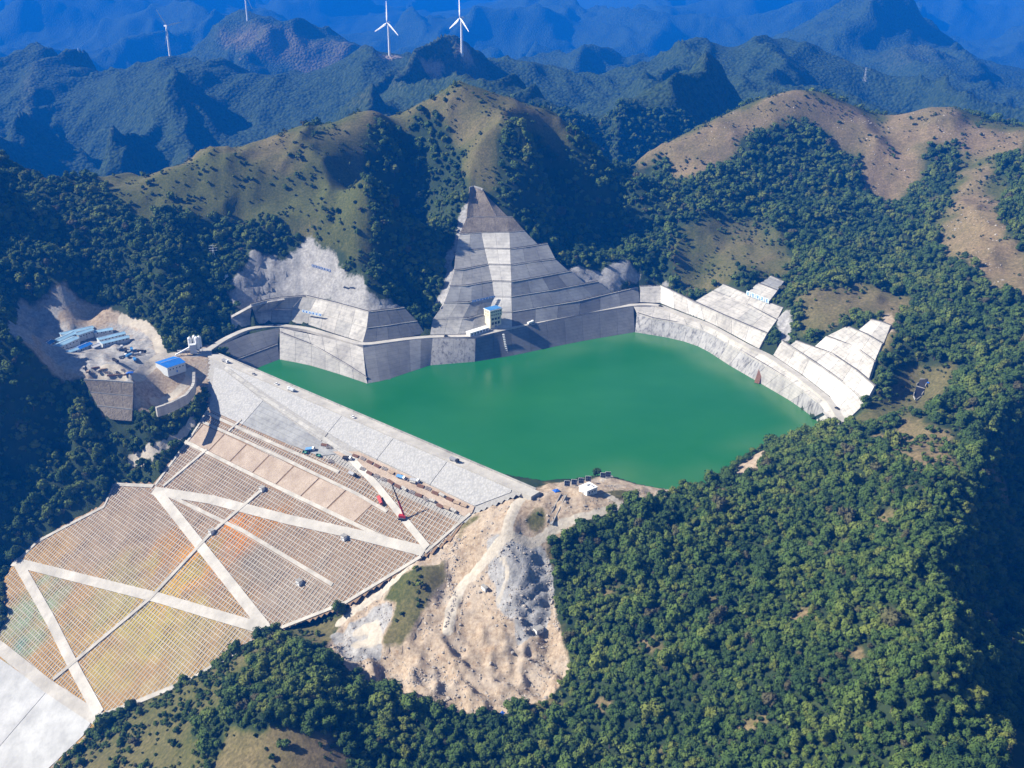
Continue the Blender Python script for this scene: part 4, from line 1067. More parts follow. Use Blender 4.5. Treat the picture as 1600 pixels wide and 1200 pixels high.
def instanced(name, P, sources, mat, label, cat):
    """one object of nobody-counts-them plants: points with a tree placed on each"""
    m = bpy.data.meshes.new(name); m.from_pydata(P[:, :3].tolist(), [], [])
    n = len(P); gg = np.random.default_rng(len(P))
    for an, ty, vals in (('size', 'FLOAT', P[:, 3]), ('turn', 'FLOAT', gg.uniform(0, 6.28, n)), ('sort', 'INT', gg.integers(0, len(sources), n))):
        a = m.attributes.new(an, ty, 'POINT'); a.data.foreach_set('value', vals.astype(np.int32 if ty == 'INT' else np.float32))
    o = link(name, m); tag(o, label, None, None, 'stuff')
    ng = bpy.data.node_groups.new(name, 'GeometryNodeTree'); ng.interface.new_socket('Geometry', in_out='INPUT', socket_type='NodeSocketGeometry'); ng.interface.new_socket('Geometry', in_out='OUTPUT', socket_type='NodeSocketGeometry')
    N, Lk = ng.nodes, ng.links; gi = N.new('NodeGroupInput'); go = N.new('NodeGroupOutput'); join = N.new('GeometryNodeJoinGeometry')
    def named(nm, ty):
        x = N.new('GeometryNodeInputNamedAttribute'); x.data_type = ty; x.inputs['Name'].default_value = nm; return x.outputs['Attribute']
    for k, objs in enumerate(sources):
        cmp_ = N.new('FunctionNodeCompare'); cmp_.data_type = 'INT'; cmp_.operation = 'EQUAL'
        ins = [s for s in cmp_.inputs if s.type == 'INT']; Lk.new(named('sort', 'INT'), ins[0]); ins[1].default_value = k
        src = N.new('GeometryNodeJoinGeometry')
        for ob in objs:
            oi = N.new('GeometryNodeObjectInfo'); oi.transform_space = 'ORIGINAL'; oi.inputs['Object'].default_value = ob; oi.inputs['As Instance'].default_value = False; Lk.new(oi.outputs['Geometry'], src.inputs[0])
        iop = N.new('GeometryNodeInstanceOnPoints'); Lk.new(gi.outputs[0], iop.inputs['Points']); Lk.new(cmp_.outputs[0], iop.inputs['Selection']); Lk.new(src.outputs[0], iop.inputs['Instance'])
        cx = N.new('ShaderNodeCombineXYZ'); Lk.new(named('turn', 'FLOAT'), cx.inputs[2]); Lk.new(cx.outputs[0], iop.inputs['Rotation']); Lk.new(named('size', 'FLOAT'), iop.inputs['Scale'])
        Lk.new(iop.outputs[0], join.inputs[0])
    Lk.new(join.outputs[0], go.inputs[0])
    md = o.modifiers.new('plants', 'NODES'); md.node_group = ng
    return o
def srcs(kind, names, meshes):
    out = []
    for k in range(len(meshes[0])):
        row = []
        for nm, ms in zip(names, meshes):
            ob = next((q for q in bpy.data.objects if q.data == ms[k]), None)
            if ob: row.append(ob)
        out.append(row)
    return out
rest[:, 2] -= .4
instanced('forest', rest, srcs('t', ('crown', 'trunk'), (crowns, trunks)), 'foliage', 'dense dark green forest covering the mountain slopes round the reservoir', 'forest')
instanced('far_shrubs', srest, srcs('s', ('leaf_clump',), (shrubs,)), 'foliage_shrub', 'small far shrubs dotted over the open grassy ridges', 'shrubs')
print('TREES', len(TP), 'SHRUBS', len(SP))
# ------------------------------------------------------------------ buildings
def edge_frame(a, b):                             # heading and length of a wall line between two places
    d = np.array(b)[:2] - np.array(a)[:2]; return math.atan2(d[1], d[0]), float(np.linalg.norm(d))
def windows(parent, n, w, h, y, z, x0, x1, axis='x', glass='window_glass', frame='white_paint'):
    for i in range(n):
        p = x0 + (x1 - x0) * (i + .5) / n
        c = (p, y, z) if axis == 'x' else (y, p, z); d = (w, .16, h) if axis == 'x' else (.16, w, h)
        o = MB().box(c, d).build('window', glass, parent)
        d2 = (w + .3, .3, .18) if axis == 'x' else (.3, w + .3, .18)
        MB().box((c[0], c[1], c[2] - h / 2 - .1), d2).build('sill', frame, o)
# gate tower
c0 = at(766, 515, ROAD + .4)
gt = thing('gate_tower', c0, R(37), 'tall cream gate tower with a blue flat roof standing at the water edge', 'building')
MB().box((7.2, 4.8, 6.0), (14.0, 9.4, 14)).build('wall', 'cream_render', gt)
MB().box((7.2, 4.8, 16.6), (15.4, 10.8, 7.2)).build('upper_storey', 'cream_render', gt)
rf = MB().box((7.2, 4.8, 20.5), (16.6, 12.0, .7)).build('roof', 'white_paint', gt)
MB().box((7.2, 4.8, 21.0), (15.2, 10.6, .5)).build('roof_sheet', 'blue_roof', rf)
windows(gt, 5, 1.3, 1.5, -.68, 18.7, .6, 14.0); windows(gt, 5, 1.3, 1.5, -.68, 15.4, .6, 14.0)
windows(gt, 3, 2.6, 2.4, .06, 10.6, 1.5, 13); windows(gt, 3, 2.6, 3.0, .06, 5.8, 1.5, 13)
windows(gt, 2, 1.1, 1.4, -.58, 18.7, 1.2, 8.6, 'y'); windows(gt, 2, 1.1, 1.4, -.58, 15.4, 1.2, 8.6, 'y')
for x in (1.0, 5.1, 9.2, 13.4): MB().box((x, .0, 6.2), (.7, .5, 13.0)).build('pilaster', 'cream_render', gt)
MB().box((7.2, .0, 1.7), (2.6, .3, 3.2)).build('door', 'steel_grey', gt)
a_, b_ = at(735, 526, ROAD + .4), at(764, 517, ROAD + .4); rz, ln = edge_frame(a_, b_)
an = thing('gate_annex', a_, rz, 'long low white annex with a row of dark openings beside the gate tower', 'building')
MB().box((ln / 2, 3.2, 1.8), (ln, 6, 3.6)).build('wall', 'white_paint', an)
MB().box((ln / 2, 3.2, 3.8), (ln + 1.2, 7.4, .5)).build('roof', 'steel_white', an)
windows(an, 6, 1.5, 1.9, .16, 1.7, .6, ln - .6)

# camp sheds: pixel ends of the near eave, width, height, roof, label
def shed(name, pa, pb, z, w, h, roof, label, group=None, cat='shed', nwin=7, ridge_h=1.5):
    a, b = at(*pa, z), at(*pb, z); za = min(float(height(a[0], a[1])), float(height(b[0], b[1]))); rz, ln = edge_frame(a, b)
    o = thing(name, (a[0], a[1], max(za, z - 4)), rz, label, cat, group)
    MB().box((ln / 2, w / 2, h / 2 - 1), (ln, w, h + 2)).build('wall', 'sheet_wall', o)
    r = MB().gable((ln / 2, w / 2, h), (ln, w), 0, ridge_h, .5).build('roof', roof, o)
    MB().tube((0, w / 2, h + ridge_h + .02), (ln, w / 2, h + ridge_h + .02), .22, None, 6).build('ridge_cap', 'steel_white', r)
    windows(o, nwin, 1.2, 1.3, -.02, h * .62, 1, ln - 1)
    MB().box((ln * .5, -.06, 1.1), (1.2, .2, 2.2)).build('door', 'steel_grey', o)
    return o
CAMP = 24.0
gl = 'prefabricated sheds of the works camp'
shed('camp_shed', (96, 522), (146, 511), CAMP, 7, 3.2, 'pale_blue_roof', 'longest pale blue camp shed, rearmost of the left row', gl)
shed('camp_shed', (147, 519), (176, 514), CAMP, 7, 3.2, 'pale_blue_roof', 'short pale blue camp shed at the back, nearest the bend of the track', gl, nwin=4)
shed('camp_shed', (93, 536), (121, 523), CAMP, 8, 5.8, 'pale_blue_roof', 'pale blue two storey camp shed in the second row at the left', gl, nwin=5)
shed('camp_shed', (123, 526), (147, 518), CAMP, 8, 5.8, 'pale_blue_roof', 'pale blue camp shed in the middle, end to end with another', gl, nwin=5)
shed('camp_shed', (84, 549), (124, 531), CAMP, 9, 6.0, 'pale_blue_roof', 'wide pale blue two storey camp shed, foremost of the left rows', gl, nwin=7)
shed('camp_shed', (155, 530), (196, 520), CAMP, 7, 3.2, 'pale_blue_roof', 'long pale blue camp shed, rear one of the right pair', gl)
shed('camp_shed', (160, 536), (202, 526), CAMP, 7, 3.2, 'pale_blue_roof', 'long pale blue camp shed, front one of the right pair', gl)
shed('camp_shed', (116, 552), (145, 539), CAMP, 8, 3.6, 'bright_blue_sheet', 'deep blue roofed camp shed in front of the pale ones', gl, nwin=4)
shed('camp_shed', (146, 542), (158, 537), CAMP, 6, 3.0, 'steel_white', 'small white roofed hut between the camp sheds', gl, nwin=2)
shed('camp_shed', (109, 563), (126, 557), 22, 7, 3.2, 'pale_blue_roof', 'small pale blue hut at the front edge of the camp', gl, nwin=2)
shed('camp_shed', (66, 545), (86, 532), 26, 8, 3.4, 'blue_roof', 'shaded blue roofed shed at the far left end of the camp', gl, nwin=3)
hl = shed('workshop_hall', (262, 580), (290, 571), 20, 21, 7.5, 'bright_blue_sheet', 'large bright blue workshop hall beside the dam end', None, 'hall', 5, 2.0)
hl.children[0].data.materials[0] = MATS['bright_blue_sheet']
shed('hillside_hut', (247, 421), (262, 416), 72, 7, 3.5, 'blue_roof', 'small white and blue hut in a clearing of the dark left hillside', None, 'hut', 2)
shed('hillside_hut', (350, 441), (364, 438), 56, 6, 3.2, 'steel_white', 'small white hut at the upper left edge of the grey cut slope', None, 'hut', 2)

# batching plant
bp = thing('batching_plant', (*at(306, 552, 20)[:2], 20.2), R(20), 'white concrete batching plant with clustered silos at the dam end', 'plant')
MB().box((0, 0, -.6), (30, 20, 1.6)).build('base_slab', 'white_pad', bp)
for i, (x, y) in enumerate(((-4, 3), (0.5, 3.4), (5, 3), (2.5, -1.5))):
    s_ = MB().tube((x, y, 5), (x, y, 15.5 + (i % 2)), 1.9, None, 14).build('silo', 'steel_white', bp)
    MB().tube((x, y, 5), (x, y, 2.6), 1.9, .5, 14).build('hopper', 'steel_grey', s_)
    MB().tube((x, y, 15.5 + (i % 2)), (x, y, 16.6 + (i % 2)), 1.9, .5, 14).build('cap', 'steel_white', s_)
    for dx, dy in ((-1.4, -1.4), (1.4, -1.4), (1.4, 1.4), (-1.4, 1.4)): MB().box((x + dx, y + dy, 2.6), (.3, .3, 5.2)).build('leg', 'steel_grey', bp)
MB().box((-2, -4, 6.5), (6, 5, 9)).build('mixer_tower', 'sheet_wall', bp)
MB().box((-12.0, -4.2, 5.2), (15, 1.8, 1.2), M=Matrix.Rotation(R(-24), 3, 'Y')).build('conveyor', 'steel_white', bp)
for x in (-8, -14): MB().box((x, -4.2, 2.2), (.4, 1.6, 4.6)).build('trestle', 'steel_grey', bp)
for i in range(3): MB().box((-15 + i * 4.2, 5, 1.4), (3.6, 5, 2.8)).build('aggregate_bin', 'concrete_mid', bp)

# curved retaining wall below the hall
cw = [at(u, v, 17) for u, v in ((303, 582), (302, 600), (290, 614), (266, 625), (243, 632))]
P_ = resample(cw, 10); rw = thing('retaining_wall', (0, 0, 0), 0, 'curved white retaining wall below the blue workshop hall', 'wall')
for i in range(10):
    a, b = P_[i], P_[i + 1]; rz, ln = edge_frame(a, b); mb = MB()
    MB().box(((a[0] + b[0]) / 2, (a[1] + b[1]) / 2, 13.0 - i * .35), (ln + .3, 2.6, 9), rz).build('wall_segment', 'concrete_bright', rw)

# house, meters and mesh boards on the right abutment
p = hit(919, 771); a, b = at(917, 776, p[2]), at(934, 769, p[2]); rz, ln = edge_frame(a, b)
hs = thing('flat_roofed_house', (a[0], a[1], p[2] - .3), rz, 'white flat roofed house on the bare ground by the right end of the dam', 'house')
MB().box((5, 4.4, 2.2), (10, 8.8, 5.2)).build('wall', 'white_paint', hs)
r_ = MB().box((5, 4.4, 4.95), (10.6, 9.4, .35)).build('roof', 'steel_white', hs)
MB().box((6.2, 5.6, 5.4), (2.6, .9, .6)).build('roof_vent', 'steel_grey', r_); MB().box((7.6, 2.6, 5.4), (.9, 2.2, .6)).build('roof_vent', 'steel_grey', r_)
windows(hs, 3, 1.2, 1.2, -.06, 2.6, 1, 9)
MB().box((-.04, 4.2, 1.3), (.2, 1.2, 2.5)).build('door', 'steel_grey', hs)
SOL = ['leftmost dark solar panel of the row behind the white house', 'second dark solar panel from the left behind the white house', 'third dark solar panel from the left behind the white house', 'rightmost dark solar panel of the row of four behind the white house', 'left one of the two dark solar panels by the water edge', 'right one of the two dark solar panels by the water edge']
for i, (u, v) in enumerate(((886, 761), (897, 759), (908, 756), (919, 753), (942, 748), (950, 746))):
    p = hit(u, v); o = thing('solar_panel', p, R(-8), SOL[i], 'solar panel', 'dark solar panels at the right abutment')
    T_ = Matrix.Rotation(R(62), 3, 'X')
    MB().box((0, 0, 2.7), (4.3, 4.2, .16), M=T_).build('frame', 'steel_white', o); 
    for j in range(3):
        for k in range(2):
            q = T_ @ Vector(((j - 1) * 1.36, (k - .5) * 1.98, .12)); MB().box((q.x, q.y, q.z + 2.7), (1.26, 1.88, .08), M=T_).build('cell_panel', 'dark_mesh', o)
    for x in (-1.5, 1.5): MB().box((x, .6, .9), (.18, .18, 4.0)).build('post', 'steel_grey', o)
def tarp(u, v, w, d, label):
    p = hit(u, v); n = 7; g = random.Random(int(u)); V = []
    for i in range(n):
        for j in range(n):
            x = (i / (n - 1) - .5) * w; y = (j / (n - 1) - .5) * d; V.append((x, y, .5 + .9 * math.cos(x / w * 2.6) * math.cos(y / d * 2.6) + g.uniform(-.15, .15)))
    F = [(i * n + j, i * n + j + 1, (i + 1) * n + j + 1, (i + 1) * n + j) for i in range(n - 1) for j in range(n - 1)]
    o = MB().add(V, F).build('tarpaulin', 'tarp_blue'); o.location = p; o.rotation_euler = (0, 0, g.uniform(0, 1)); tag(o, label, 'tarpaulin', 'blue tarpaulins on the ground')
tarp(869, 768, 4.6, 4.2, 'crumpled blue tarpaulin left of the white house at the abutment')
tarp(203, 584, 6.5, 4.5, 'blue tarpaulin on the ground in front of the workshop hall')
tarp(784, 1117, 4.0, 2.6, 'small blue tarpaulin at the forest edge below the quarry')
tarp(1450, 601, 3.0, 2.2, 'small blue sheet by the black lined pond')
a, b = hit(881, 776), hit(859, 824); rz, ln = edge_frame(a, b); dz = b[2] - a[2]; Tm = Matrix.Rotation(-math.atan2(dz, ln), 3, 'Y'); L3 = math.hypot(ln, dz)
ch = thing('spillway_chute', a, rz, 'straight concrete chute running down beside the track below the white house', 'chute')
for nm, y, w_, h_, z_ in (('floor', 0, 4.0, .5, .2), ('side_wall', 2.1, .5, 2.0, .9), ('side_wall', -2.1, .5, 2.0, .9)):
    q = Tm @ Vector((L3 / 2, 0, 0)); MB().box((q.x, y, q.z + z_), (L3, w_, h_), M=Tm).build(nm, 'concrete_mid' if nm == 'floor' else 'concrete_pale', ch)
def hut(u, v, w, d, h, label, name='concrete_hut', cat='hut', mat='white_paint', P=None, rz=None, group=None):
    p = hit(u, v) if P is None else P
    o = thing(name, (p[0], p[1], p[2] - .3), rz if rz is not None else .6, label, cat, group)
    MB().box((0, 0, h / 2), (w, d, h + .6)).build('wall', mat, o); MB().box((0, 0, h + .42), (w + .7, d + .7, .3)).build('roof', 'concrete_pale', o)
    MB().box((-w * .2, -d / 2 - .03, 1.0), (.9, .15, 1.9)).build('door', 'steel_grey', o); MB().box((w * .25, -d / 2 - .03, h * .6), (.8, .15, .7)).build('window', 'window_glass', o)
    return o
hut(841, 990, 5.4, 4.0, 2.8, 'small white hut on the quarry floor by the forest edge')
hut(757, 922, 2.0, 5.0, 2.6, 'narrow pale block hut in the middle of the quarry')
for (u, v), lb in (((410, 767), 'white hut on the upper lattice, by the top of the long stairway'), ((331, 834), 'white hut on the stairway inside the upper road triangle'), ((538, 843), 'white hut standing just below the long upper face road'), ((468, 913), 'white hut alone on the grey lattice at the lower right of the dam')):
    s_, t_ = face_st(u, v); P3_ = face_xyz(s_, t_, .2); P3_[2] += .6
    hut(u, v, 3.8, 3.4, 3.0, lb, 'instrument_hut', 'hut', 'white_paint', P3_, math.atan2(DS[1], DS[0]), 'instrument huts on the dam face')
# lined pond
pl = [hit(u, v) for u, v in ((1437, 596), (1449, 596), (1445, 608), (1440, 619), (1431, 627), (1427, 620), (1431, 607))]
zc = 0.0
pond = thing('lined_pond', (0, 0, 0), 0, 'small black lined pond on the grassy flat beyond the right bank', 'pond')
MB().prism([(p[0], p[1], p[2] - 2) for p in pl], [(p[0], p[1], p[2] + .5) for p in pl]).build('liner', 'black_liner', pond)
for i in range(len(pl)):
    a, b = pl[i], pl[(i + 1) % len(pl)]; rz, ln = edge_frame(a, b); MB().box(((a[0] + b[0]) / 2, (a[1] + b[1]) / 2, (a[2] + b[2]) / 2 + .1), (ln, .6, 1.3), rz).build('kerb', 'concrete_pale', pond)
a, b = np.array(pl[6]), np.array(pl[2]); rz, ln = edge_frame(a, b); MB().box(((a[0] + b[0]) / 2, (a[1] + b[1]) / 2, (a[2] + b[2]) / 2 + .6), (ln, .6, .5), rz).build('divider', 'concrete_pale', pond)

# lettered boards: the characters are too small to read, so only their strokes are given
def letters(pa, za, pb, zb, n, h, blue_board, label, seed):
    a, b = at(*pa, za), at(*pb, zb); rz, ln = edge_frame(a, b); g = random.Random(seed)
    o = thing('letter_board', a, rz, label, 'sign', 'lettered boards on the slopes'); tilt = math.atan2(b[2] - a[2], ln)
    for i in range(n):
        x = ln * (i + .5) / n; z = (b[2] - a[2]) * (i + .5) / n; w = ln / n * .86
        bd = MB().box((x, -1.2, z + h / 2), (w, .3, h)).build('character_board', 'sign_blue' if blue_board else 'sign_pale', o)
        mb = MB()
        for k in range(3): mb.box((x + g.uniform(-.08, .08) * w, -1.42, z + h * (.22 + .28 * k)), (w * g.uniform(.45, .75), .12, h * .10))
        mb.box((x + g.uniform(-.15, .15) * w, -1.44, z + h * .5), (w * .12, .12, h * .7))
        mb.build('stroke', 'white_paint' if blue_board else 'sign_blue', bd)
    for x in (ln * .1, ln * .5, ln * .9): MB().box((x, -.9, (b[2] - a[2]) * x / ln + .2), (.25, .25, h)).build('post', 'steel_grey', o)
letters((488, 416), 80, (518, 425), 76, 7, 2.6, True, 'blue lettered board on the grey cut rock, highest on the left bank', 1)
letters((473, 487), 31.5, (504, 494), 31.5, 6, 2.8, False, 'pale lettered board with blue marks along the step of the left bank slope', 2)
letters((1167, 460), 48.5, (1203, 474), 48.5, 5, 4.6, False, 'large pale lettered board with blue marks high on the right bank slope', 3)
letters((737, 472), 43.5, (773, 464), 43.5, 8, 2.0, True, 'dark blue lettered strip across the pyramid slope above the gate tower', 4)

# ------------------------------------------------------------------ vehicles, crane and stores
def wheels(o, xs, w, r):
    for x in xs:
        for y in (-w / 2, w / 2):
            t = MB().tube((x, y - .15, r), (x, y + .15, r), r, None, 10).build('wheel', 'rubber', o); MB().tube((x, y - .18, r), (x, y + .18, r), r * .5, None, 8).build('rim', 'steel_grey', t)
def car(p, rz, mat, label, group='cars and vans about the works'):
    o = thing('car', p, rz, label, 'car', group)
    MB().box((0, 0, .75), (4.5, 1.85, .75)).build('body', mat, o); MB().box((-.2, 0, 1.4), (2.6, 1.7, .65), top=.82).build('cabin', 'window_glass', o); MB().box((-.2, 0, 1.76), (1.9, 1.35, .08)).build('roof', mat, o)
    wheels(o, (-1.4, 1.4), 1.7, .36)
    for y in (-.6, .6): MB().box((2.26, y, .85), (.06, .35, .2)).build('headlight', 'steel_white', o)
    return o
def truck(p, rz, cabm, bedm, label, group='lorries about the works', tank=False):
    o = thing('lorry', p, rz, label, 'lorry', group)
    MB().box((0, 0, .95), (8.4, 2.2, .35)).build('chassis', 'steel_grey', o); cb = MB().box((3.4, 0, 2.1), (1.9, 2.4, 2.2), top=.93).build('cab', cabm, o); MB().box((4.3, 0, 2.5), (.12, 2.0, .8)).build('windscreen', 'window_glass', cb)
    if tank: MB().tube((-4, 0, 2.5), (2, 0, 2.7), 1.35, .95, 12).build('drum', bedm, o)
    else: MB().box((-1.1, 0, 1.95), (6.2, 2.5, 1.7)).build('cargo_bed', bedm, o)
    wheels(o, (3.2, -1.8, -3.1), 2.1, .52); return o
dam_rz = math.atan2(DS[1], DS[0])
def crest_pt(u, v):
    q = at(u, v, ROAD + .26); s_ = float(np.clip((q[:2] - D0) @ DS, S_LEFT + 4, S_RIGHT - 3)); t_ = float(np.clip((q[:2] - D0) @ DT, -8, -1.6)); w = D0 + DS * s_ + DT * t_; return (w[0], w[1], ROAD + .27)
truck(crest_pt(347, 568), dam_rz, 'steel_white', 'steel_grey', 'white lorry near the left end of the dam crest')
car(crest_pt(426, 603), dam_rz, 'steel_white', 'white car on the crest road, third vehicle from the left end')
truck(crest_pt(449, 613), dam_rz + 3.14, 'steel_white', 'sheet_wall', 'pale box lorry on the crest road above the first drain joint')
car(crest_pt(546, 655), dam_rz, 'steel_white', 'white car on the middle of the dam crest')
truck(crest_pt(708, 722), dam_rz, 'rubber', 'steel_grey', 'dark lorry on the crest road towards the right end')
car(crest_pt(390, 588), dam_rz, 'steel_grey', 'grey car on the crest road near the left end')
def rim_pt(u, v): q = at(u, v, ROAD + .47); return (q[0], q[1], ROAD + .47)
truck(rim_pt(829, 506), R(48), 'steel_white', 'steel_white', 'white lorry on the rim road right of the gate tower')
car(rim_pt(697, 526), R(5), 'rubber', 'dark car on the rim road left of the gate annex')
car(rim_pt(1032, 479), R(-30), 'rubber', 'dark car on the rim road at the far right corner')
car(rim_pt(430, 509), R(10), 'rubber', 'dark car on the rim road at the left bank spur')
car(rim_pt(1308, 639), R(-60), 'rubber', 'dark car on the rim road at the near right end')
# the berm where lattice is being made: level working ground
def berm_pt(u, v):
    s_, t_ = face_st(u, v); return face_xyz(s_, t_, .68)
def berm_thing(o, rz):                            # stand it on the sloping berm
    m = Matrix((Vector((DS[0], DS[1], 0)), Vector(np.cross(FN, np.array([DS[0], DS[1], 0]))), Vector(FN))).transposed(); o.rotation_euler = (m @ Matrix.Rotation(rz, 3, 'Z')).to_euler()
for (u, v, rz, a_, b_, lb) in ((545, 718, .3, 'steel_white', 'rubber', 'white cabbed dark lorry at the left end of the store berm'), (553, 743, 0, 'rubber', 'steel_grey', 'dark lorry below the left end of the store berm'), (629, 748, .1, 'steel_white', 'blue_roof', 'white and blue lorry on the middle of the store berm'),
                               (650, 753, .2, 'steel_white', 'steel_grey', 'white lorry just right of the blue one on the store berm'), (487, 704, .5, 'steel_white', 'blue_roof', 'white and blue lorry beside the green plant on the upper lattice'), (596, 784, -.5, 'machine_red', 'machine_red', 'red lorry on the ramp left of the red crane')):
    o = truck(berm_pt(u, v), 0, a_, b_, lb); berm_thing(o, rz)
def stack(p, kind, label, rz=0, on_face=True, group='stores stacked on the dam berm'):
    g = random.Random(str(label)); o = thing({'pipe': 'pipe_stack', 'timber': 'timber_stack', 'block': 'block_stack', 'frame': 'steel_frame_stack', 'bin': 'skip_bin'}[kind], p, rz, label, {'pipe': 'pipes', 'timber': 'timber', 'block': 'blocks', 'frame': 'steel frames', 'bin': 'skip'}[kind], group)
    if kind == 'pipe':
        for i in range(5):
            for k in range(2 if i < 4 else 1): MB().tube((-3.2 + g.uniform(-.4, .2), -1.2 + i * .55 + k * .27, .28 + k * .48), (3.2 + g.uniform(-.3, .4), -1.2 + i * .55 + k * .27, .28 + k * .48), .26, None, 8).build('pipe', 'rust', o)
    elif kind == 'timber':
        for k in range(4):
            for i in range(3): MB().box((g.uniform(-.3, .3), -.8 + i * .8, .25 + k * .42), (5.6, .7, .36), g.uniform(-.04, .04)).build('beam', 'timber', o)
    elif kind == 'block':
        for k in range(2):
            for i in range(3): MB().box((-1.9 + i * 1.9, g.uniform(-.1, .1), .6 + k * 1.15), (1.75, 2.0, 1.05), g.uniform(-.06, .06)).build('block', 'concrete_bright', o)
    elif kind == 'frame':
        for k in range(3):
            for y in (-1.2, 0, 1.2): MB().box((0, y, .2 + k * .45), (4.8, .16, .16), g.uniform(-.05, .05)).build('long_bar', 'rust', o)
            for x in (-2.2, -.7, .7, 2.2): MB().box((x, 0, .3 + k * .45), (.16, 2.6, .16)).build('cross_bar', 'steel_grey', o)
    else:
        MB().box((0, 0, .3), (4.2, 2.0, .4)).build('floor', 'machine_green', o)
        for y in (-1, 1): MB().box((0, y, .95), (4.6, .14, 1.5)).build('side_wall', 'machine_green', o)
        for x in (-2.2, 2.2): MB().box((x, 0, .9), (.14, 2.0, 1.4)).build('end_wall', 'machine_green', o)
    if on_face: berm_thing(o, rz)
    return o
ORD = ['first', 'second', 'third', 'fourth', 'fifth', 'sixth', 'seventh', 'eighth', 'ninth', 'tenth', 'eleventh', 'twelfth', 'thirteenth', 'fourteenth', 'fifteenth', 'sixteenth']
for row, (pa, pb, kinds, where) in enumerate((((551, 710), (732, 794), ['pipe', 'frame', 'pipe', 'pipe', 'frame', 'timber', 'timber', 'frame', 'block', 'pipe', 'frame', 'pipe', 'block', 'pipe', 'timber', 'timber'], 'upper'), ((562, 732), (716, 803), ['frame', 'pipe', 'frame', 'frame', 'pipe', 'pipe', 'block', 'frame', 'pipe', 'frame', 'block', 'pipe', 'timber', 'block'], 'lower'))):
    n = len(kinds); g = random.Random(row)
    for i, k in enumerate(kinds):
        f = (i + .5) / n; u = pa[0] + (pb[0] - pa[0]) * f; v = pa[1] + (pb[1] - pa[1]) * f + g.uniform(-1, 1)
        stack(berm_pt(u, v), k, f"{dict(pipe='rusty pipe stack', frame='rusty steel frame stack', timber='brown timber stack', block='pale concrete block stack')[k]}, {ORD[i]} from the left in the {where} row of berm stores", g.uniform(-.12, .12))
for i, (u, v, k, lb) in enumerate(((478, 708, 'bin', 'green skip left of the white and blue lorry on the upper lattice'), (499, 713, 'bin', 'green skip right of the white and blue lorry on the upper lattice'), (515, 700, 'frame', 'dark steel frame stack below the crest ramp'), (508, 696, 'pipe', 'dark pipe stack at the tip of the grey stone facing'), (518, 722, 'frame', 'steel frame stack alone at the lattice top edge'))):
    stack(berm_pt(u, v), k, lb, .2)
# red crane on the lattice
p = berm_pt(630, 812); cr = thing('mobile_crane', p, 0, 'red mobile crane with its long boom raised on the dam face', 'crane'); cr.rotation_euler = (0, 0, dam_rz + .5)
for y in (-1.6, 1.6): MB().box((0, y, .6), (6.5, .9, 1.2), top=.9).build('track', 'rubber', cr)
MB().box((0, 0, 1.5), (5.2, 2.8, .7)).build('deck', 'steel_grey', cr); MB().box((-1.0, 0, 2.7), (4.0, 2.8, 1.8)).build('engine_house', 'machine_red', cr)
cb = MB().box((1.8, -.9, 2.7), (1.6, 1.2, 1.8), top=.9).build('cab', 'machine_red', cr); MB().box((2.65, -.9, 2.9), (.1, 1.0, 1.0)).build('windscreen', 'window_glass', cb)
tip_w = Vector(atY(613, 758, p[1] + 3)) - Vector(p); tip = Matrix.Rotation(-(dam_rz + .5), 3, 'Z') @ tip_w; base_b = Vector((1.2, .4, 2.4))
mid = base_b + (tip - base_b) * .5
MB().tube(base_b, mid, .75, .68, 6).build('boom', 'machine_red', cr); MB().tube(mid, tip, .52, .38, 6).build('boom_extension', 'rubber', cr)
MB().tube(tip, tip + Vector((0, 0, -9)), .09, None, 5).build('hoist_rope', 'rubber', cr); MB().box(tip + Vector((0, 0, -9.4)), (.7, .7, .9)).build('hook_block', 'machine_yellow', cr)
# camp yard
g = random.Random(12); yard = [(188, 547), (197, 551), (206, 548), (214, 556), (222, 553), (203, 558), (192, 560), (181, 566), (211, 566)]
yl = ['dark lorry, rearmost in the camp yard', 'grey lorry in the back row of the camp yard', 'dark lorry at the top right of the camp yard', 'white cabbed lorry on the right of the camp yard', 'lorry nearest the track bend at the camp yard', 'lorry in the middle of the camp yard', 'lorry at the left of the camp yard', 'lorry at the front left of the camp yard', 'lorry at the front of the camp yard facing the hall']
for i, (u, v) in enumerate(yard):
    p = hit(u, v); truck((p[0], p[1], p[2] + .1), g.uniform(0, 3), ('steel_white', 'rubber', 'steel_grey')[i % 3], ('steel_grey', 'rubber', 'blue_roof')[i % 3], yl[i], 'lorries parked in the camp yard', i == 4)
for i in range(12):
    u = 132 + i * 6.0; v = 577 + (i * 7 % 5) * 2.4 + i * .35; p = hit(u, v); k = ('block', 'timber', 'frame', 'pipe')[i % 4]
    stack((p[0], p[1], p[2] + .05), k, f"{dict(pipe='rusty pipe stack', frame='steel frame stack', timber='timber stack', block='pale block stack')[k]} at the camp yard edge, {ORD[i]} from the left", g.uniform(0, 3), False, 'stores along the camp yard edge')

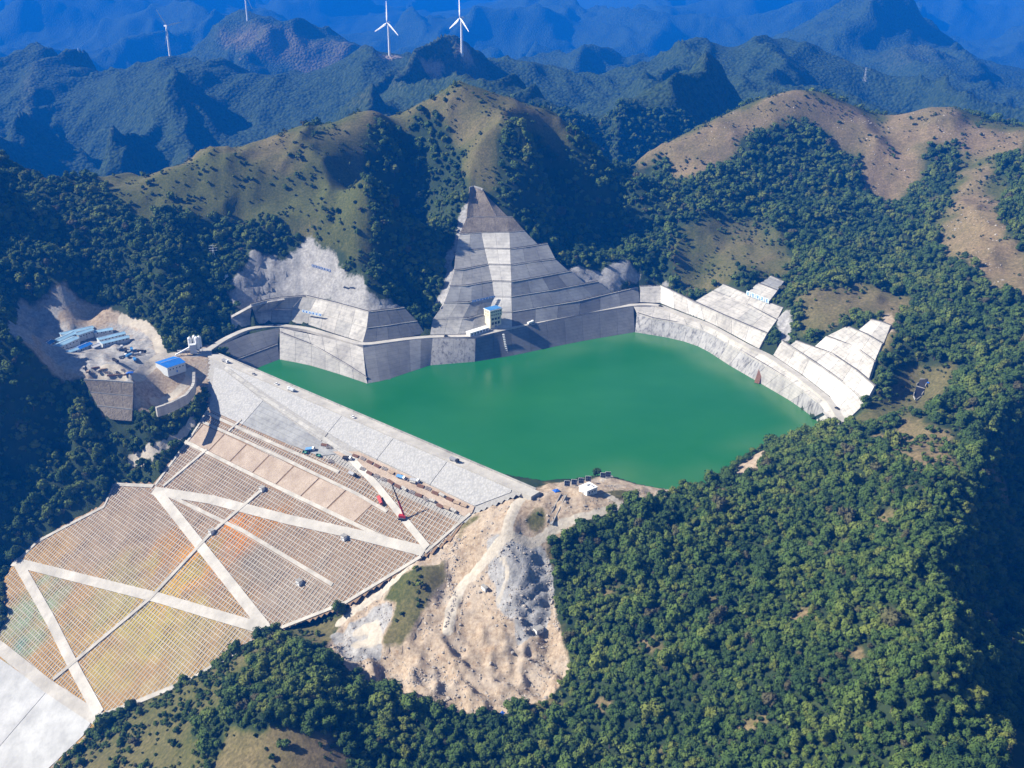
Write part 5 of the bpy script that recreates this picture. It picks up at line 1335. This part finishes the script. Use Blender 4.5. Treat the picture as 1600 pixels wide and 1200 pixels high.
# ------------------------------------------------------------------ pylon and wind turbines
def pylon(p, h, label):
    o = thing('lattice_pylon', p, .3, label, 'pylon'); w = h * .16
    for sx, sy in ((-1, -1), (1, -1), (1, 1), (-1, 1)): MB().tube((sx * w / 2, sy * w / 2, -1), (sx * w * .08, sy * w * .08, h), .2, .14, 5).build('leg', 'steel_white', o)
    for k in range(7):
        z = h * k / 8; z2 = h * (k + 1) / 8; a = w / 2 * (1 - .84 * k / 8); b = w / 2 * (1 - .84 * (k + 1) / 8); mb = MB()
        mb.tube((-a, -a, z), (b, -b, z2), .11, None, 4); mb.tube((a, a, z), (-b, b, z2), .11, None, 4); mb.tube((a, -a, z), (b, b, z2), .11, None, 4); mb.tube((-a, a, z), (-b, -b, z2), .11, None, 4); mb.build('brace', 'steel_white', o)
    for z, L_ in ((h * .97, h * .17), (h * .84, h * .22), (h * .71, h * .19)): MB().box((0, 0, z), (L_ * 2, .3, .35)).build('cross_arm', 'steel_white', o)
pylon(hit(336, 415), 21, 'pale lattice pylon in the dark woods left of the grey cut slope')
pylon(hit(1350, 130), 34, 'tiny pale lattice pylon on the far blue mountainside at the right')
def turbine(u, v, Y, yaw, spin, hub, label):
    p_ = hit(u, v + 2); x = p_ if abs(p_[1] - Y) < 900 else atY(u, v, Y); zz = float(height(x[0], x[1])); print('TURB', u, v, x, proj((x[0], x[1], zz))); o = thing('wind_turbine', (x[0], x[1], zz - 2), yaw, label, 'wind turbine', 'wind turbines on the far ridge')
    # stand it where its foot shows over the ridge
    MB().tube((0, 0, 0), (0, 0, hub), 3.4, 2.2, 14).build('tower', 'steel_white', o)
    MB().box((0, 1.5, hub + 1.5), (4, 10, 4), top=.9).build('nacelle', 'steel_white', o)
    h = MB().tube((0, -5.6, hub + 1.5), (0, -3.4, hub + 1.5), 1.0, 2.0, 12).build('hub', 'steel_white', o)
    for k in range(3):
        a = spin + k * 2 * math.pi / 3; d = Vector((math.sin(a), 0, math.cos(a))); t = Vector((math.cos(a), 0, -math.sin(a))); c = Vector((0, -4.6, hub + 1.5)); V = []; n = 7
        for i in range(n + 1):
            f = i / n; r0 = 1.2 + 52 * f; ch_ = (1.8 + 4.2 * min(1, f * 5)) * (1 - .78 * max(0, f - .15)) if f > 0 else 1.6; th = max(.35, 1.4 * (1 - f)); q = c + d * r0 + Vector((0, -f * f * 2.0, 0))
            V += [q + t * ch_ * .35, q + Vector((0, -th / 2, 0)), q - t * ch_ * .65, q + Vector((0, th / 2, 0))]
        F = [(4 * i + j, 4 * i + (j + 1) % 4, 4 * i + 4 + (j + 1) % 4, 4 * i + 4 + j) for i in range(n) for j in range(4)] + [(3, 2, 1, 0), tuple(4 * n + j for j in range(4))]
        MB().add(V, F).build('blade', 'steel_white', o)
    return o
turbine(264, 74, 2800, R(62), R(-38), 84, 'white wind turbine at the left, nearer one of the overlapping pair')
turbine(256, 62, 3050, R(55), R(25), 78, 'white wind turbine at the left, farther one of the overlapping pair')
turbine(387, 31, 3700, R(40), R(160), 88, 'white wind turbine on the tan far hill, its rotor above the picture edge')
turbine(609, 86, 2820, R(-42), R(4), 84, 'white wind turbine on the middle of the far ridge')
turbine(722, 86, 2750, R(-58), R(2), 84, 'white wind turbine on the far ridge straight behind the mountain peak')
turbine(115, 38, 5200, R(20), R(50), 84, 'faint distant wind turbine in the blue haze at the upper left')

# ------------------------------------------------------------------ loose stone in the quarry
def rock_mesh(seed):
    import bmesh
    r = random.Random(seed); bm = bmesh.new(); bmesh.ops.create_icosphere(bm, subdivisions=1, radius=1.0)
    for v in bm.verts: v.co *= r.uniform(.7, 1.15); v.co.z *= .7
    m = bpy.data.meshes.new('boulder'); bm.to_mesh(m); bm.free(); m.materials.append(MATS['rubble']); return m
rocks = [rock_mesh(i) for i in range(4)]
blab = ['pale boulder on the rubble at the bottom of the quarry', 'pale boulder by the white hut in the quarry', 'grey boulder on the quarry mound beside the forest', 'boulder at the foot of the green quarry bank']
for i, (u, v) in enumerate(((760, 1085), (825, 985), (815, 935), (655, 985))):
    p = hit(u, v); o = link('boulder', rocks[i]); o.location = p; o.scale = (1.6, 1.4, 1.4); tag(o, blab[i], 'boulder', 'boulders in the quarry')
g = np.random.default_rng(33); n = 26000
X = g.uniform(-210, 120, n); Y = g.uniform(440, 640, n); ba = sample(bare, X, Y); gy = sample(grey, X, Y); pa = sample(pale, X, Y); bu = sample(built, X, Y)
den = np.clip(.14 + fbm(X, Y, 30, 3, 121) * .9, 0.02, 1) + gy * .3 + sstep(520, 470, Y) * .35
k = (ba > .5) & (pa < .3) & (bu < .5) & (g.uniform(0, 1, n) < den); X, Y = X[k], Y[k]
RK = np.c_[X, Y, height(X, Y), np.clip(g.lognormal(-.8, .5, X.size), .2, 1.7)]
for line in ([(803, 845), (782, 870), (760, 897), (738, 920), (722, 955), (716, 990)], [(712, 880), (700, 905), (712, 935), (697, 980)], [(545, 1000), (520, 1008), (540, 1030), (600, 1050), (650, 1075)], [(855, 870), (862, 930), (872, 985)]):
    Q = np.array([hit(u, v) for u, v in line]); Q = resample(Q, 70); Q[:, :2] += g.normal(0, .7, (71, 2))
    RK = np.vstack([RK, np.c_[Q[:, 0], Q[:, 1], height(Q[:, 0], Q[:, 1]), np.clip(g.lognormal(-.35, .3, 71), .4, 1.3)]])
xr = g.uniform(250, 900, 9000); yr = g.uniform(780, 1420, 9000); k = (sample(grass, xr, yr) > .7) & (sample(dry, xr, yr) > .6) & (fbm(xr, yr, 40, 3, 131) > .18); xr, yr = xr[k], yr[k]
RK = np.vstack([RK, np.c_[xr, yr, height(xr, yr), np.clip(g.lognormal(-.4, .4, xr.size), .3, 1.8)]])
instanced('rubble', RK, [[next(q for q in bpy.data.objects if q.data == m)] for m in rocks], 'rubble', 'loose broken stone strewn over the quarry and bare ridges', 'rubble')
print('ROCKS', len(RK))
# ------------------------------------------------------------------ the hazy air
hz = NT('haze_air'); hz.n.remove(hz.b)
pv = hz.n.new('ShaderNodeVolumePrincipled'); pv.inputs['Color'].default_value = (.005, .225, .95, 1); pv.inputs['Density'].default_value = 1.3e-4; pv.inputs['Anisotropy'].default_value = .0
hz.link(pv.outputs[0], hz.out.inputs['Volume'])
o = MB().box((0, 6500, (520 - 400) / 2), (30000, 14000, 920)).build('haze', 'haze_air'); tag(o, 'blue summer haze in the air over the mountains', None, None, 'stuff')
